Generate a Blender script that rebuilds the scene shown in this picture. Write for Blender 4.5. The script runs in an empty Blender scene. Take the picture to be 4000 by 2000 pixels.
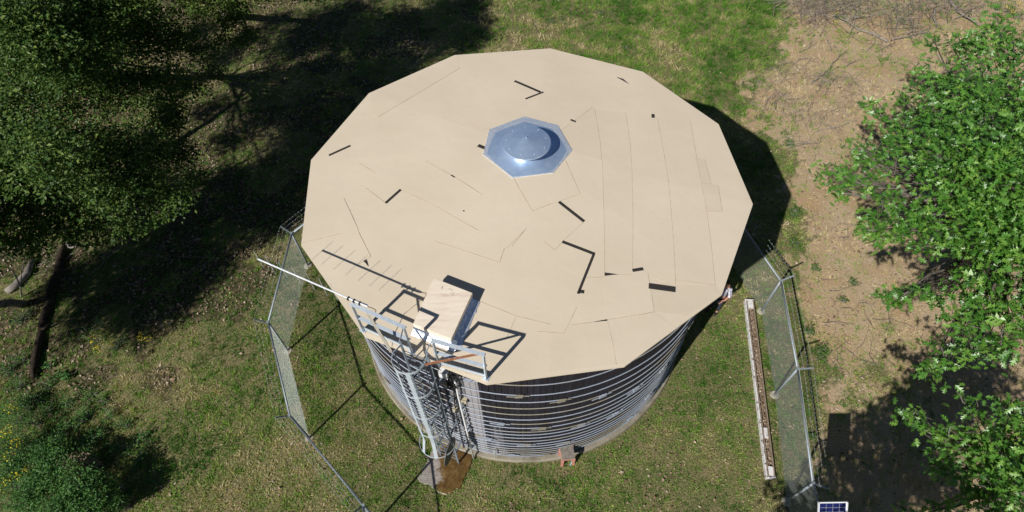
import bpy, math, random
import numpy as np
from mathutils import Vector, Matrix

# ------------------------------------------------------------------ camera, sky, sun, exposure
sc = bpy.context.scene
F_PX, PITCH, ROLL, CY_PX, HC = 2305.04, 1.0177151, -0.0238443, 1230.48, 17.5
FW = np.array([0, math.cos(PITCH), -math.sin(PITCH)])
_rt = np.array([1.0, 0, 0]); _up = np.cross(_rt, FW)
RT = math.cos(ROLL)*_rt + math.sin(ROLL)*_up
UP = -math.sin(ROLL)*_rt + math.cos(ROLL)*_up
cam_d = bpy.data.cameras.new('camera'); cam = bpy.data.objects.new('camera', cam_d)
sc.collection.objects.link(cam); sc.camera = cam
cam_d.sensor_width = 36; cam_d.lens = 36*F_PX/4000; cam_d.shift_y = (CY_PX-1000)/4000
cam_d.clip_start = .1; cam_d.clip_end = 1000
cam.matrix_world = Matrix(((RT[0], UP[0], -FW[0], 0), (RT[1], UP[1], -FW[1], 0), (RT[2], UP[2], -FW[2], HC), (0, 0, 0, 1)))
SUN_AZ, SUN_EL = math.radians(50.3), math.radians(38.4)       # heading of the shadows, height of the sun
SH = np.array([math.cos(SUN_AZ), math.sin(SUN_AZ)])/math.tan(SUN_EL)
wd = bpy.data.worlds.new('World'); sc.world = wd; wd.use_nodes = True
nt = wd.node_tree; bg = nt.nodes['Background']; sky = nt.nodes.new('ShaderNodeTexSky')
sky.sky_type = 'NISHITA'; sky.sun_disc = False; sky.altitude = 900; sky.air_density = .75; sky.dust_density = .4; sky.sun_elevation = SUN_EL
sky.sun_rotation = math.atan2(-math.cos(SUN_AZ), -math.sin(SUN_AZ))
nt.links.new(sky.outputs[0], bg.inputs[0]); bg.inputs[1].default_value = 0.05
sl = bpy.data.lights.new('sun', 'SUN'); sl.energy = 5.0; sl.angle = math.radians(.55); sl.color = (1, .955, .88)
so = bpy.data.objects.new('sun', sl); sc.collection.objects.link(so)
sd = Vector((math.cos(SUN_AZ)*math.cos(SUN_EL), math.sin(SUN_AZ)*math.cos(SUN_EL), -math.sin(SUN_EL)))
so.rotation_euler = sd.to_track_quat('-Z', 'Y').to_euler(); so.location = (-20, -20, 30)
sc.view_settings.view_transform = 'Standard'; sc.view_settings.look = 'None'
sc.view_settings.exposure = 0.12; sc.view_settings.gamma = 1.0

# ------------------------------------------------------------------ helpers
def ray(x, y): return FW + ((x-2000)/F_PX)*RT + ((CY_PX-y)/F_PX)*UP
def U(x, y, z=0.0):
    d = ray(x, y); t = (z-HC)/d[2]; return np.array([0, 0, HC]) + d*t
def PX(P):
    P = np.atleast_2d(np.asarray(P, float)); d = P - np.array([0, 0, HC]); w = d@FW
    return np.stack([2000+F_PX*(d@RT)/w, CY_PX-F_PX*(d@UP)/w], -1), w
rng = np.random.default_rng(7); random.seed(7)
ROOT = sc.collection.objects
def nmesh(name, V, faces):
    """faces: list of int arrays, each (n, k)"""
    V = np.asarray(V, np.float32).reshape(-1, 3)
    me = bpy.data.meshes.new(name)
    me.vertices.add(len(V)); me.vertices.foreach_set('co', V.ravel())
    faces = [np.asarray(f, np.int32) for f in faces if len(f)]
    tot = np.concatenate([np.full(len(f), f.shape[1], np.int32) for f in faces])
    idx = np.concatenate([f.ravel() for f in faces])
    st = np.zeros(len(tot), np.int32); st[1:] = np.cumsum(tot)[:-1]
    me.loops.add(len(idx)); me.loops.foreach_set('vertex_index', idx)
    me.polygons.add(len(tot)); me.polygons.foreach_set('loop_start', st); me.polygons.foreach_set('loop_total', tot)
    me.polygons.foreach_set('use_smooth', np.zeros(len(tot), bool)); me.update(calc_edges=True); me.validate()
    return me
class MB:
    """collects boxes, tubes, polygons (world coordinates) for ONE mesh object"""
    def __init__(s): s.V = []; s.Fq = {}; s.n = 0
    def add(s, V, F):
        V = np.asarray(V, float).reshape(-1, 3); s.V.append(V)
        for f in F: s.Fq.setdefault(len(f), []).append([i+s.n for i in f])
        s.n += len(V); return s
    def box(s, c, size, X=(1, 0, 0), Y=(0, 1, 0), Z=(0, 0, 1)):
        c = np.asarray(c, float); X, Y, Z = (np.asarray(a, float)*k/2 for a, k in zip((X, Y, Z), size))
        V = [c+a*X+b*Y+d*Z for d in (-1, 1) for b in (-1, 1) for a in (-1, 1)]
        return s.add(V, [(0, 2, 3, 1), (4, 5, 7, 6), (0, 1, 5, 4), (2, 6, 7, 3), (0, 4, 6, 2), (1, 3, 7, 5)])
    def beam(s, a, b, w, h, up=(0, 0, 1)):
        a, b = np.asarray(a, float), np.asarray(b, float); X = b-a; L = np.linalg.norm(X); X = X/L
        Y = np.cross(up, X); Y /= np.linalg.norm(Y); Z = np.cross(X, Y)
        return s.box((a+b)/2, (L, w, h), X, Y, Z)
    def tube(s, pts, r, k=6, cap=True, closed=False):
        P = np.asarray(pts, float); n = len(P); r = np.broadcast_to(np.asarray(r, float), (n,))
        T = np.gradient(P, axis=0) if not closed else np.roll(P, -1, 0)-np.roll(P, 1, 0)
        T /= np.linalg.norm(T, axis=1)[:, None]+1e-9
        ref = np.array([0, 0, 1.0]) if abs(T[:, 2]).mean() < .8 else np.array([1.0, 0.1, 0])
        A = np.cross(T, ref); A /= np.linalg.norm(A, axis=1)[:, None]+1e-9; B = np.cross(T, A)
        an = np.arange(k)*2*np.pi/k
        V = P[:, None]+r[:, None, None]*(np.cos(an)[None, :, None]*A[:, None]+np.sin(an)[None, :, None]*B[:, None])
        F = []
        for i in range(n if closed else n-1):
            j = (i+1) % n
            for q in range(k): F.append((i*k+q, i*k+(q+1) % k, j*k+(q+1) % k, j*k+q))
        if cap and not closed: F += [tuple(range(k))[::-1], tuple((n-1)*k+q for q in range(k))]
        return s.add(V.reshape(-1, 3), F)
    def prism(s, poly, z0, z1):
        poly = [tuple(p[:2]) for p in poly]; n = len(poly)
        V = [(x, y, z0) for x, y in poly]+[(x, y, z1) for x, y in poly]
        F = [tuple(range(n))[::-1], tuple(range(n, 2*n))]+[(i, (i+1) % n, n+(i+1) % n, n+i) for i in range(n)]
        return s.add(V, F)
    def mesh(s, name, org=(0, 0, 0)):
        V = np.concatenate(s.V)-np.asarray(org, float)
        return nmesh(name, V, [np.array(f) for f in s.Fq.values()])
def smooth(me): me.polygons.foreach_set('use_smooth', np.ones(len(me.polygons), bool)); return me
def obj(name, me, mat=None, parent=None):
    o = bpy.data.objects.new(name, me); ROOT.link(o)
    if mat is not None and me is not None and not me.materials: me.materials.append(mat)
    if parent is not None: o.parent = parent
    return o
def tag(o, label, cat, group=None):
    o['label'] = label; o['category'] = cat
    if group: o['group'] = group
    return o
def thing(name, label, cat, loc, group=None):
    o = bpy.data.objects.new(name, None); ROOT.link(o); o.location = tuple(loc); o.empty_display_size = .2
    return tag(o, label, cat, group)
def origin(o):
    v = np.zeros(3)
    while o is not None: v += np.array(o.location); o = o.parent
    return v
def part(name, mb, mat, parent, sm=False):
    me = mb.mesh(name, origin(parent))
    if sm: smooth(me)
    return obj(name, me, mat, parent)
def attr(me, name, arr):
    a = me.attributes.new(name, 'FLOAT', 'POINT'); a.data.foreach_set('value', np.asarray(arr, np.float32))

# value noise in numpy, for scattering and for the ground's zones
def vnoise(x, y, sc_, seed):
    r = np.random.default_rng(seed).random((256, 256)); x = x*sc_+1000; y = y*sc_+1000
    xi = np.floor(x).astype(int); yi = np.floor(y).astype(int); fx = x-xi; fy = y-yi
    fx = fx*fx*(3-2*fx); fy = fy*fy*(3-2*fy)
    g = lambda a, b: r[a % 256, b % 256]
    return (g(xi, yi)*(1-fx)+g(xi+1, yi)*fx)*(1-fy)+(g(xi, yi+1)*(1-fx)+g(xi+1, yi+1)*fx)*fy
def fbm(x, y, s, seed, o=3): return sum(vnoise(x, y, s*2**k, seed+k)*.5**k for k in range(o))/sum(.5**k for k in range(o))
def sst(a, b, x): t = np.clip((x-a)/(b-a), 0, 1); return t*t*(3-2*t)

# ------------------------------------------------------------------ materials
class NT:
    def __init__(s, name):
        s.m = bpy.data.materials.new(name); s.m.use_nodes = True; s.t = s.m.node_tree; s.b = s.t.nodes['Principled BSDF']
    def n(s, ty, **kw):
        x = s.t.nodes.new('ShaderNode'+ty)
        for k, v in kw.items(): setattr(x, k, v)
        return x
    def l(s, a, b): s.t.links.new(a, b)
    def noise(s, scale, detail=4, rough=.6, vec=None):
        x = s.n('TexNoise'); x.inputs['Scale'].default_value = scale; x.inputs['Detail'].default_value = detail; x.inputs['Roughness'].default_value = rough
        if vec is not None: s.l(vec, x.inputs['Vector'])
        return x.outputs['Fac']
    def ramp(s, fac, stops):
        x = s.n('ValToRGB'); e = x.color_ramp.elements
        while len(e) > 1: e.remove(e[-1])
        e[0].position = stops[0][0]; e[0].color = (*stops[0][1], 1)
        for p, c in stops[1:]:
            q = e.new(p); q.color = (*c, 1)
        s.l(fac, x.inputs[0]); return x.outputs[0]
    def f2(s, fac, a, b): return s.ramp(fac, [(a, (0, 0, 0)), (b, (1, 1, 1))])
    def mix(s, fac, a, b, mode='MIX'):
        x = s.n('Mix', data_type='RGBA', blend_type=mode)
        for i, v in ((0, fac), (6, a), (7, b)):
            if isinstance(v, (int, float)): x.inputs[i].default_value = v
            elif isinstance(v, tuple): x.inputs[i].default_value = (*v, 1)
            else: s.l(v, x.inputs[i])
        return x.outputs[2]
    def math(s, op, a, b=0.0):
        x = s.n('Math', operation=op)
        for i, v in ((0, a), (1, b)):
            if isinstance(v, (int, float)): x.inputs[i].default_value = v
            else: s.l(v, x.inputs[i])
        return x.outputs[0]
    def bump(s, h, strength=.3, dist=.02):
        x = s.n('Bump'); x.inputs['Strength'].default_value = strength; x.inputs['Distance'].default_value = dist
        s.l(h, x.inputs['Height']); s.l(x.outputs[0], s.b.inputs['Normal'])
    def pos(s): return s.n('NewGeometry').outputs['Position']
    def rnd(s): return s.n('ObjectInfo').outputs['Random']
    def at(s, name): return s.n('Attribute', attribute_name=name).outputs['Fac']
    def set(s, col=None, rough=None, metal=None, spec=None):
        b = s.b.inputs
        if col is not None:
            if isinstance(col, tuple): b['Base Color'].default_value = (*col, 1)
            else: s.l(col, b['Base Color'])
        if rough is not None:
            if isinstance(rough, (int, float)): b['Roughness'].default_value = rough
            else: s.l(rough, b['Roughness'])
        if metal is not None: b['Metallic'].default_value = metal
        if spec is not None: b['Specular IOR Level'].default_value = spec
        return s.m
def simple(name, c0, c1, scale=8, rough=.7, metal=0, spec=.4, bump=0):
    t = NT(name); v = t.pos(); f = t.noise(scale, 5, .65, v)
    c = t.ramp(f, [(.3, c0), (.7, c1)])
    if bump: t.bump(t.noise(scale*4, 4, .6, v), bump, .01)
    return t.set(c, rough, metal, spec)
M = {}
M['steel'] = simple('galvanised_steel', (.46, .53, .60), (.6, .67, .74), 14, .5, .2, .5)
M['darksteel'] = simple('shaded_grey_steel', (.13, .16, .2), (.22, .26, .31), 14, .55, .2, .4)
M['pipe'] = simple('galvanised_pipe', (.22, .26, .30), (.34, .385, .42), 20, .5, .3, .4)
M['wire'] = simple('galvanised_wire', (.36, .4, .41), (.5, .54, .54), 9, .5, .2, .5)
M['rust'] = simple('rusty_steel', (.18, .07, .035), (.33, .16, .09), 18, .9, 0, .2)
M['rustpale'] = simple('weathered_pale_steel', (.36, .33, .28), (.5, .46, .38), 9, .8, 0, .3)
M['white'] = simple('white_plastic', (.7, .7, .72), (.82, .82, .83), 6, .4)
M['alu'] = simple('white_aluminium', (.72, .74, .8), (.85, .87, .9), 6, .35, .2)
M['black'] = simple('black_rubber', (.012, .012, .014), (.03, .03, .032), 10, .6)
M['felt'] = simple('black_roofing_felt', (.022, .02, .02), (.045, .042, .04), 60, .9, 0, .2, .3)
M['bark'] = simple('grey_bark', (.07, .06, .05), (.2, .18, .155), 9, .9, 0, .2, .8)
M['deadwood'] = simple('dead_grey_wood', (.14, .12, .105), (.34, .31, .28), 7, .9, 0, .2, .4)
M['brush'] = simple('dead_brush', (.1, .082, .067), (.32, .28, .24), 3, .95, 0, .1)
M['log'] = simple('rotting_dark_wood', (.016, .012, .01), (.07, .055, .04), 6, .95, 0, .1, 1)
M['concrete'] = simple('concrete', (.27, .25, .21), (.44, .41, .35), 3, .9, 0, .2, .3)
M['tanbox'] = simple('tan_plastic', (.42, .37, .26), (.52, .47, .35), 8, .6)
M['grayply'] = simple('weathered_grey_plywood', (.12, .105, .09), (.23, .205, .18), 12, .9, 0, .2, .5)
M['salmon'] = simple('salmon_red_paint', (.42, .17, .13), (.56, .28, .22), 8, .8)
M['skin'] = simple('skin', (.42, .2, .14), (.5, .26, .18), 10, .55)
M['denim'] = simple('dark_trousers', (.02, .022, .035), (.035, .04, .055), 40, .9)
M['hair'] = simple('dark_hair', (.012, .009, .007), (.03, .02, .015), 50, .7)
M['glass'] = NT('tablet_glass').set((.05, .09, .12), .1)
M['plate'] = simple('dull_steel_plate', (.085, .085, .085), (.13, .13, .128), 5, .6, .2)
M['navy'] = NT('solar_cell').set((.012, .016, .09), .18, 0, .6)
M['yellow'] = simple('yellow_petals', (.55, .42, .01), (.75, .6, .02), 30, .6)
M['pencil'] = NT('pencil_marks').set((.22, .2, .19), .9)

def roof_mat():
    t = NT('tan_roofing'); v = t.pos()
    base = t.ramp(t.noise(.45, 4, .55, v), [(.3, (.567, .49, .382)), (.7, (.62, .54, .428))])
    sp = t.noise(160, 2, .7, v)
    c = t.mix(.16, base, t.ramp(sp, [(.3, (.4, .32, .23)), (.7, (.72, .62, .5))]))
    vo = t.n('TexVoronoi'); vo.inputs['Scale'].default_value = 2.1; t.l(v, vo.inputs['Vector'])
    dot = t.f2(vo.outputs['Distance'], .012, .02); c = t.mix(1.0, c, t.ramp(dot, [(0, (.45, .4, .35)), (1, (1, 1, 1))]), 'MULTIPLY')
    dirt = t.f2(t.noise(1.3, 6, .7, v), .62, .8); c = t.mix(t.math('MULTIPLY', dirt, .2), c, (.36, .285, .2)); wash = t.f2(t.noise(.7, 5, .75, v), .45, .7); c = t.mix(t.math('MULTIPLY', wash, .12), c, (.7, .62, .5))
    r = t.rnd(); c = t.mix(1.0, c, t.ramp(r, [(0, (.955, .95, .94)), (1, (1.03, 1.03, 1.03))]), 'MULTIPLY')
    mp = t.n('Mapping'); mp.inputs['Scale'].default_value = (.9, 1.1, 1); t.l(v, mp.inputs[0])
    h = t.math('ADD', t.noise(1.6, 3, .5, mp.outputs[0]), t.math('MULTIPLY', t.noise(120, 2, .6, v), .03))
    t.bump(h, .28, .035)
    return t.set(c, .9, 0, .25)
M['roof'] = roof_mat()

TC = np.array([.394, 10.912, 0.0])            # centre of the tank
def stave_mat():
    t = NT('dark_stained_staves'); v = t.pos()
    mp = t.n('Mapping'); mp.inputs['Scale'].default_value = (18, 18, .9); t.l(v, mp.inputs[0])
    g = t.noise(1.0, 5, .65, mp.outputs[0])
    c = t.ramp(g, [(.25, (.0095, .0088, .0125)), (.75, (.0235, .0215, .029))])
    c = t.mix(1.0, c, t.ramp(t.rnd(), [(0, (.7, .7, .75)), (1, (1.12, 1.12, 1.2))]), 'MULTIPLY')
    sp = t.n('SeparateXYZ'); t.l(v, sp.inputs[0])
    ang = t.math('ARCTAN2', t.math('SUBTRACT', sp.outputs[1], TC[1]), t.math('SUBTRACT', sp.outputs[0], TC[0]))
    def band(a0, w):                            # mineral crust left by a leak: a vertical band round one bearing
        d = t.math('ABSOLUTE', t.math('SUBTRACT', ang, math.radians(a0))); return t.math('SUBTRACT', 1.0, t.math('DIVIDE', d, math.radians(w)))
    st = t.noise(1.0, 4, .75, mp.outputs[0])
    low = t.math('SUBTRACT', 1.0, t.math('DIVIDE', sp.outputs[2], 5.2))
    def strong(b, k): return t.math('MULTIPLY', t.math('MAXIMUM', b, 0.0), k)
    s1 = strong(band(-105.4, 2.1), 4.5)
    s2 = strong(band(-109, 5), .75)
    s3 = t.math('MULTIPLY', strong(band(-111, 9), 1.7), t.math('MAXIMUM', low, 0.0))
    s4 = t.math('MULTIPLY', strong(band(-100, 5), 1.0), t.math('MAXIMUM', low, 0.0))
    s5 = strong(band(-91.9, .5), .42)
    s6 = t.math('MULTIPLY', strong(band(-128, 22), .55), t.math('MAXIMUM', low, 0.0))
    tot = s1
    for q in (s2, s3, s4, s5, s6): tot = t.math('ADD', tot, q)
    tot = t.math('ADD', tot, t.math('MULTIPLY', t.math('MAXIMUM', t.math('SUBTRACT', .75, sp.outputs[2]), 0.0), .55))
    tot = t.math('ADD', tot, t.math('MULTIPLY', t.math('SUBTRACT', st, .55), 1.0))
    fac = t.f2(tot, .32, 1.4)
    c = t.mix(t.math('MULTIPLY', fac, .85), c, (.35, .34, .36))
    t.bump(g, .5, .01)
    return t.set(c, .8, 0, .3)
M['stave'] = stave_mat()
def hoop_mat():
    t = NT('galvanised_hoop'); v = t.pos()
    f = t.math('ADD', t.math('MULTIPLY', t.noise(.8, 3, .6, v), .9), t.math('MULTIPLY', t.rnd(), .55))
    c = t.ramp(f, [(.68, (.32, .37, .46)), (.82, (.31, .325, .35)), (.95, (.26, .215, .115))])
    c = t.mix(.3, c, t.ramp(t.noise(25, 4, .6, v), [(.3, (.2, .22, .26)), (.7, (.5, .55, .64))]))
    return t.set(c, .55, .25, .4)
M['hoop'] = hoop_mat()
def sheet_metal(name, c0, c1, rough, crumple):
    t = NT(name); v = t.pos(); c = t.ramp(t.noise(5, 5, .65, v), [(.3, c0), (.7, c1)])
    if crumple: t.bump(t.noise(9, 4, .6, v), crumple, .03)
    return t.set(c, rough, .6, .5)
M['vent'] = sheet_metal('galvanised_sheet', (.38, .53, .76), (.52, .66, .87), .3, .05)
M['foil'] = sheet_metal('crumpled_foil', (.68, .76, .9), (.85, .9, .98), .3, .9)
def ply_mat():
    t = NT('plywood_lid'); v = t.pos(); mp = t.n('Mapping'); mp.inputs['Rotation'].default_value = (0, 0, .43); mp.inputs['Scale'].default_value = (1.2, 9, 1); t.l(v, mp.inputs[0])
    c = t.ramp(t.noise(1.2, 5, .6, mp.outputs[0]), [(.3, (.68, .58, .47)), (.6, (.74, .66, .55)), (.8, (.77, .7, .61))])
    st = t.f2(t.noise(.9, 4, .65, mp.outputs[0]), .55, .72); c = t.mix(t.math('MULTIPLY', st, .5), c, (.42, .27, .2))
    return t.set(c, .8, 0, .3)
M['ply'] = ply_mat()
def ground_mat():
    t = NT('grass_soil_and_litter'); v = t.pos(); g, s, l = t.at('grass'), t.at('soil'), t.at('litter')
    gr = t.ramp(t.noise(1.1, 6, .7, v), [(.3, (.33, .25, .15)), (.43, (.24, .205, .1)), (.56, (.14, .165, .052)), (.72, (.085, .17, .03))])
    gr = t.mix(.65, gr, t.ramp(t.noise(17, 5, .8, v), [(.36, (.012, .014, .006)), (.47, (.08, .085, .034)), (.56, (.2, .17, .09)), (.68, (.46, .37, .25))]))
    so_ = t.ramp(t.noise(.9, 6, .7, v), [(.3, (.34, .22, .125)), (.5, (.41, .305, .195)), (.7, (.46, .37, .26))])
    so_ = t.mix(t.math('MULTIPLY', t.f2(t.noise(.35, 4, .6, v), .5, .62), .6), so_, (.36, .205, .095))
    so_ = t.mix(.5, so_, t.ramp(t.noise(30, 5, .75, v), [(.33, (.16, .115, .065)), (.5, (.36, .27, .17)), (.68, (.62, .52, .38))]))
    vo = t.n('TexVoronoi'); vo.inputs['Scale'].default_value = 15; t.l(v, vo.inputs['Vector'])
    li = t.ramp(vo.outputs['Color'], [(.1, (.022, .018, .009)), (.4, (.06, .05, .026)), (.65, (.12, .095, .055)), (.9, (.24, .19, .13))])
    li = t.mix(.4, li, t.ramp(t.noise(12, 5, .8, v), [(.35, (.025, .035, .011)), (.55, (.07, .075, .03)), (.7, (.22, .165, .11))]))
    nz = t.noise(5, 5, .75, v)
    ft = lambda a: t.f2(t.math('ADD', a, t.math('MULTIPLY', t.math('SUBTRACT', nz, .5), .9)), .4, .6)
    c = t.mix(ft(s), gr, so_); c = t.mix(ft(l), c, li); 
    t.bump(t.math('ADD', t.noise(22, 5, .75, v), t.math('MULTIPLY', vo.outputs['Distance'], .5)), .6, .035)
    return t.set(c, .95, 0, .15)
M['ground'] = ground_mat()
def leaf_mat(name, stops, rough, trans, spec=.5):
    t = NT(name); c = t.ramp(t.at('tone'), stops); t.set(c, rough, 0, spec)
    if trans:
        tr = t.n('BsdfTranslucent'); t.l(t.mix(1.0, c, (1.5, 1.6, .8), 'MULTIPLY'), tr.inputs[0]); mx = t.n('MixShader'); mx.inputs[0].default_value = trans
        out = t.t.nodes['Material Output']; t.l(t.b.outputs[0], mx.inputs[1]); t.l(tr.outputs[0], mx.inputs[2]); t.l(mx.outputs[0], out.inputs[0])
    return t.m
M['oak'] = leaf_mat('oak_leaves', [(0, (.03, .1, .013)), (.5, (.08, .22, .027)), (1, (.19, .34, .055))], .43, .22, .8)
M['live'] = leaf_mat('evergreen_leaves', [(0, (.02, .056, .011)), (.5, (.056, .115, .02)), (1, (.155, .215, .045))], .5, .2, .3)
M['shrub'] = leaf_mat('shrub_leaves', [(0, (.022, .075, .014)), (.6, (.06, .165, .03)), (1, (.13, .25, .05))], .5, .15, .3)
M['blade'] = leaf_mat('grass_blades', [(0, (.06, .165, .02)), (.3, (.14, .315, .036)), (.55, (.28, .38, .085)), (.75, (.47, .41, .2)), (1, (.62, .52, .35))], .7, .25, .2)
M['dry'] = leaf_mat('dead_leaves', [(0, (.075, .045, .026)), (.5, (.24, .165, .11)), (1, (.52, .43, .34))], .85, 0, .2)
def plaid():
    t = NT('plaid_shirt'); co = t.n('TexCoord').outputs['Object']; sp = t.n('SeparateXYZ'); t.l(co, sp.inputs[0])
    st = lambda a, k: t.math('GREATER_THAN', t.math('SINE', t.math('MULTIPLY', a, k)), 0.25)
    f = t.math('MULTIPLY', t.math('ADD', st(sp.outputs[2], 105), st(t.math('ADD', sp.outputs[0], sp.outputs[1]), 105)), .5)
    return t.set(t.ramp(f, [(0, (.75, .74, .76)), (.5, (.3, .3, .42)), (1, (.03, .03, .09))]), .85)
M['plaid'] = plaid()
def wet_mat():
    t = NT('wet_stained_concrete'); v = t.pos(); f = t.math('ADD', t.at('wet'), t.math('MULTIPLY', t.math('SUBTRACT', t.noise(3, 6, .75, v), .5), 1.1))
    w = t.f2(f, .42, .56)
    dry = t.ramp(t.noise(9, 5, .7, v), [(.3, (.2, .175, .15)), (.7, (.4, .37, .34))])
    br = t.ramp(t.noise(4, 5, .7, v), [(.3, (.045, .024, .008)), (.55, (.125, .072, .022)), (.75, (.2, .145, .07))])
    t.bump(t.noise(14, 4, .6, v), .25, .01)
    return t.set(t.mix(w, dry, br), t.math('SUBTRACT', .85, t.math('MULTIPLY', w, .5)), 0, .4)
M['wet'] = wet_mat()
def worn_white():
    t = NT('flaking_white_paint'); v = t.pos(); f = t.f2(t.noise(9, 5, .75, v), .38, .47)
    return t.set(t.mix(f, (.13, .085, .06), (.66, .65, .66)), .8)
M['wornwhite'] = worn_white()
M['wood'] = simple('bare_brown_wood', (.17, .125, .09), (.3, .235, .175), 10, .9, 0, .2, .4)

# ------------------------------------------------------------------ the ground
def edge(pts, axis):                            # photo line -> world polyline, as a function of y (axis 1) or x (axis 0)
    W = np.array([U(*p) for p in pts]); o = 1-axis; i = W[:, axis].argsort(); W = W[i]
    return lambda q: np.interp(q, W[:, axis], W[:, o])
soil_x = edge([(3120, 0), (3010, 230), (2900, 370), (2960, 470), (3090, 640), (3100, 900), (3120, 1200), (3150, 1450), (3230, 1800), (3260, 2000)], 1)
lit_y = edge([(1300, 800), (1080, 1060), (930, 1210), (700, 1330), (420, 1450), (200, 1500), (0, 1530)], 0)
lit_x = edge([(1500, 0), (1680, 120), (1700, 200), (1300, 800)], 1)
def blobs(x, y, lst):
    r = np.zeros_like(x)
    for px, py, rad, w in lst:
        c = U(px, py); r = np.maximum(r, w*np.exp(-((x-c[0])**2+(y-c[1])**2)/(rad*rad)))
    return r
def zones(x, y):
    n1 = fbm(x, y, .55, 3)-.5; n2 = fbm(x, y, 1.7, 9)-.5; wob = n1*2.6+n2*1.2
    soil = sst(-1.1, 1.1, x-soil_x(y)+wob*.9+(fbm(x, y, 4.5, 15)-.5)*1.6)
    lit = sst(-.8, .8, y-lit_y(x)+wob)*sst(-.8, .8, lit_x(y)-x+wob)*(x < 2)
    grn = blobs(x, y, [(3230, 1400, 1.1, .95), (3420, 1480, 1.2, .8), (3350, 1560, .8, .7), (3190, 1650, .5, .8), (3100, 860, .5, .9), (3095, 950, .5, .8), (3440, 1280, .9, .5), (3000, 240, 1.2, .7), (3300, 1000, .8, .35), (3450, 1420, .9, .6), (3560, 1350, .7, .5), (3330, 1330, .6, .5), (3250, 620, .8, .3), (3100, 420, .9, .4), (3350, 180, 1., .35), (3600, 200, .9, .35)])
    soil = np.clip(soil-grn*(.75+n2*1.2), 0, 1)
    brown = blobs(x, y, [(1800, 60, 2.4, .75), (2050, 130, 1.5, .6), (2250, 40, 1.3, .45), (640, 1480, .8, .9), (650, 1560, .6, .8), (560, 1440, .9, .5), (1560, 1900, .9, .55), (1420, 1870, 1., .4), (2050, 1960, .9, .35), (2600, 1900, 1.2, .3), (860, 1300, 1.2, .7), (2880, 1130, .7, .5), (2985, 1400, .6, .35), (3090, 1760, .8, .5)])
    lit = np.clip(lit+brown*(.6+n2*1.5), 0, 1)*(1-soil*.6)
    lg = blobs(x, y, [(300, 1300, 1.2, .5), (560, 1210, 1.6, .5), (990, 560, .8, .5), (1000, 500, .7, .5), (250, 1560, 1., .4)])
    lit = np.clip(lit*(.25+1.5*sst(.38, .62, fbm(x, y, .8, 33, 3)))-lg, 0, 1)
    g = np.clip((1-soil)*(1-lit), 0, 1)
    return g, soil, lit
def gz(x, y): return (fbm(x, y, .9, 21, 2)-.5)*.05
def axis_pts(a, b, st, far):
    c = np.arange(a, b+1e-6, st); o = np.array([2, 5, 12, 30, 80, 200.])*far/200
    return np.concatenate([(a-o)[::-1], c, b+o])
gx = axis_pts(-29, 29, .16, 200); gy = axis_pts(1.5, 34, .16, 200)
X, Y = np.meshgrid(gx, gy); nx, ny = len(gx), len(gy)
V = np.stack([X.ravel(), Y.ravel(), gz(X.ravel(), Y.ravel())*((abs(X.ravel()) < 30) & (abs(Y.ravel()-17) < 17))], -1)
ii = (np.arange(ny-1)[:, None]*nx+np.arange(nx-1)[None]).ravel()
gme = nmesh('ground', V, [np.stack([ii, ii+1, ii+nx+1, ii+nx], -1)]); smooth(gme)
zg, zs, zl = zones(V[:, 0], V[:, 1])
attr(gme, 'grass', zg); attr(gme, 'soil', zs); attr(gme, 'litter', zl)
ground = obj('ground', gme, M['ground']); ground['kind'] = 'structure'

# ------------------------------------------------------------------ the tank
HE, ZA, RW = 6.341, 6.53, 5.22
corner_px = [(1776, 215), (2149, 189), (2511, 280), (2807, 485), (2941, 798), (2820, 1151), (2440, 1431), (1902, 1501), (1423, 1312), (1176, 958), (1215, 625), (1441, 364)]
CR = np.array([U(*p, HE) for p in corner_px])[::-1]          # counter-clockwise
APEX = U(2060, 580, ZA)
CA = np.arctan2(CR[:, 1]-APEX[1], CR[:, 0]-APEX[0])
_o = CA.argsort(); CR = CR[_o]; CA = CA[_o]
PL = []
for k in range(12):
    n = np.cross(CR[k]-APEX, CR[(k+1) % 12]-APEX); PL.append(n/n[2])
def sector(x, y): return int((np.searchsorted(CA, math.atan2(y-APEX[1], x-APEX[0]))-1) % 12)
def rz(x, y):
    n = PL[sector(x, y)]; return ZA-(n[0]*(x-APEX[0])+n[1]*(y-APEX[1]))
def RU(px, py):                                  # a pixel on the roof
    z = 6.45
    for _ in range(14): w = U(px, py, z); z = .5*z+.5*rz(w[0], w[1])
    return np.array([w[0], w[1], rz(w[0], w[1])])

tank = thing('water_tank', 'round dark wooden stave water tank with steel hoops and tan twelve-sided roof', 'water tank', (TC[0], TC[1], 0))
# footing
mb = MB(); N = 96; an = np.arange(N)*2*np.pi/N
ring = lambda r, z: np.stack([TC[0]+r*np.cos(an), TC[1]+r*np.sin(an), np.full(N, z)], -1)
Vr = np.concatenate([ring(5.37, -.1), ring(5.365, .10), ring(5.34, .14), ring(4.9, .14)])
mb.add(Vr, [(j*N+i, j*N+(i+1) % N, (j+1)*N+(i+1) % N, (j+1)*N+i) for j in range(3) for i in range(N)])
part('footing', mb, simple('stained_concrete', (.15, .13, .095), (.34, .31, .25), 2.2, .9, 0, .2, .4), tank)
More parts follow.
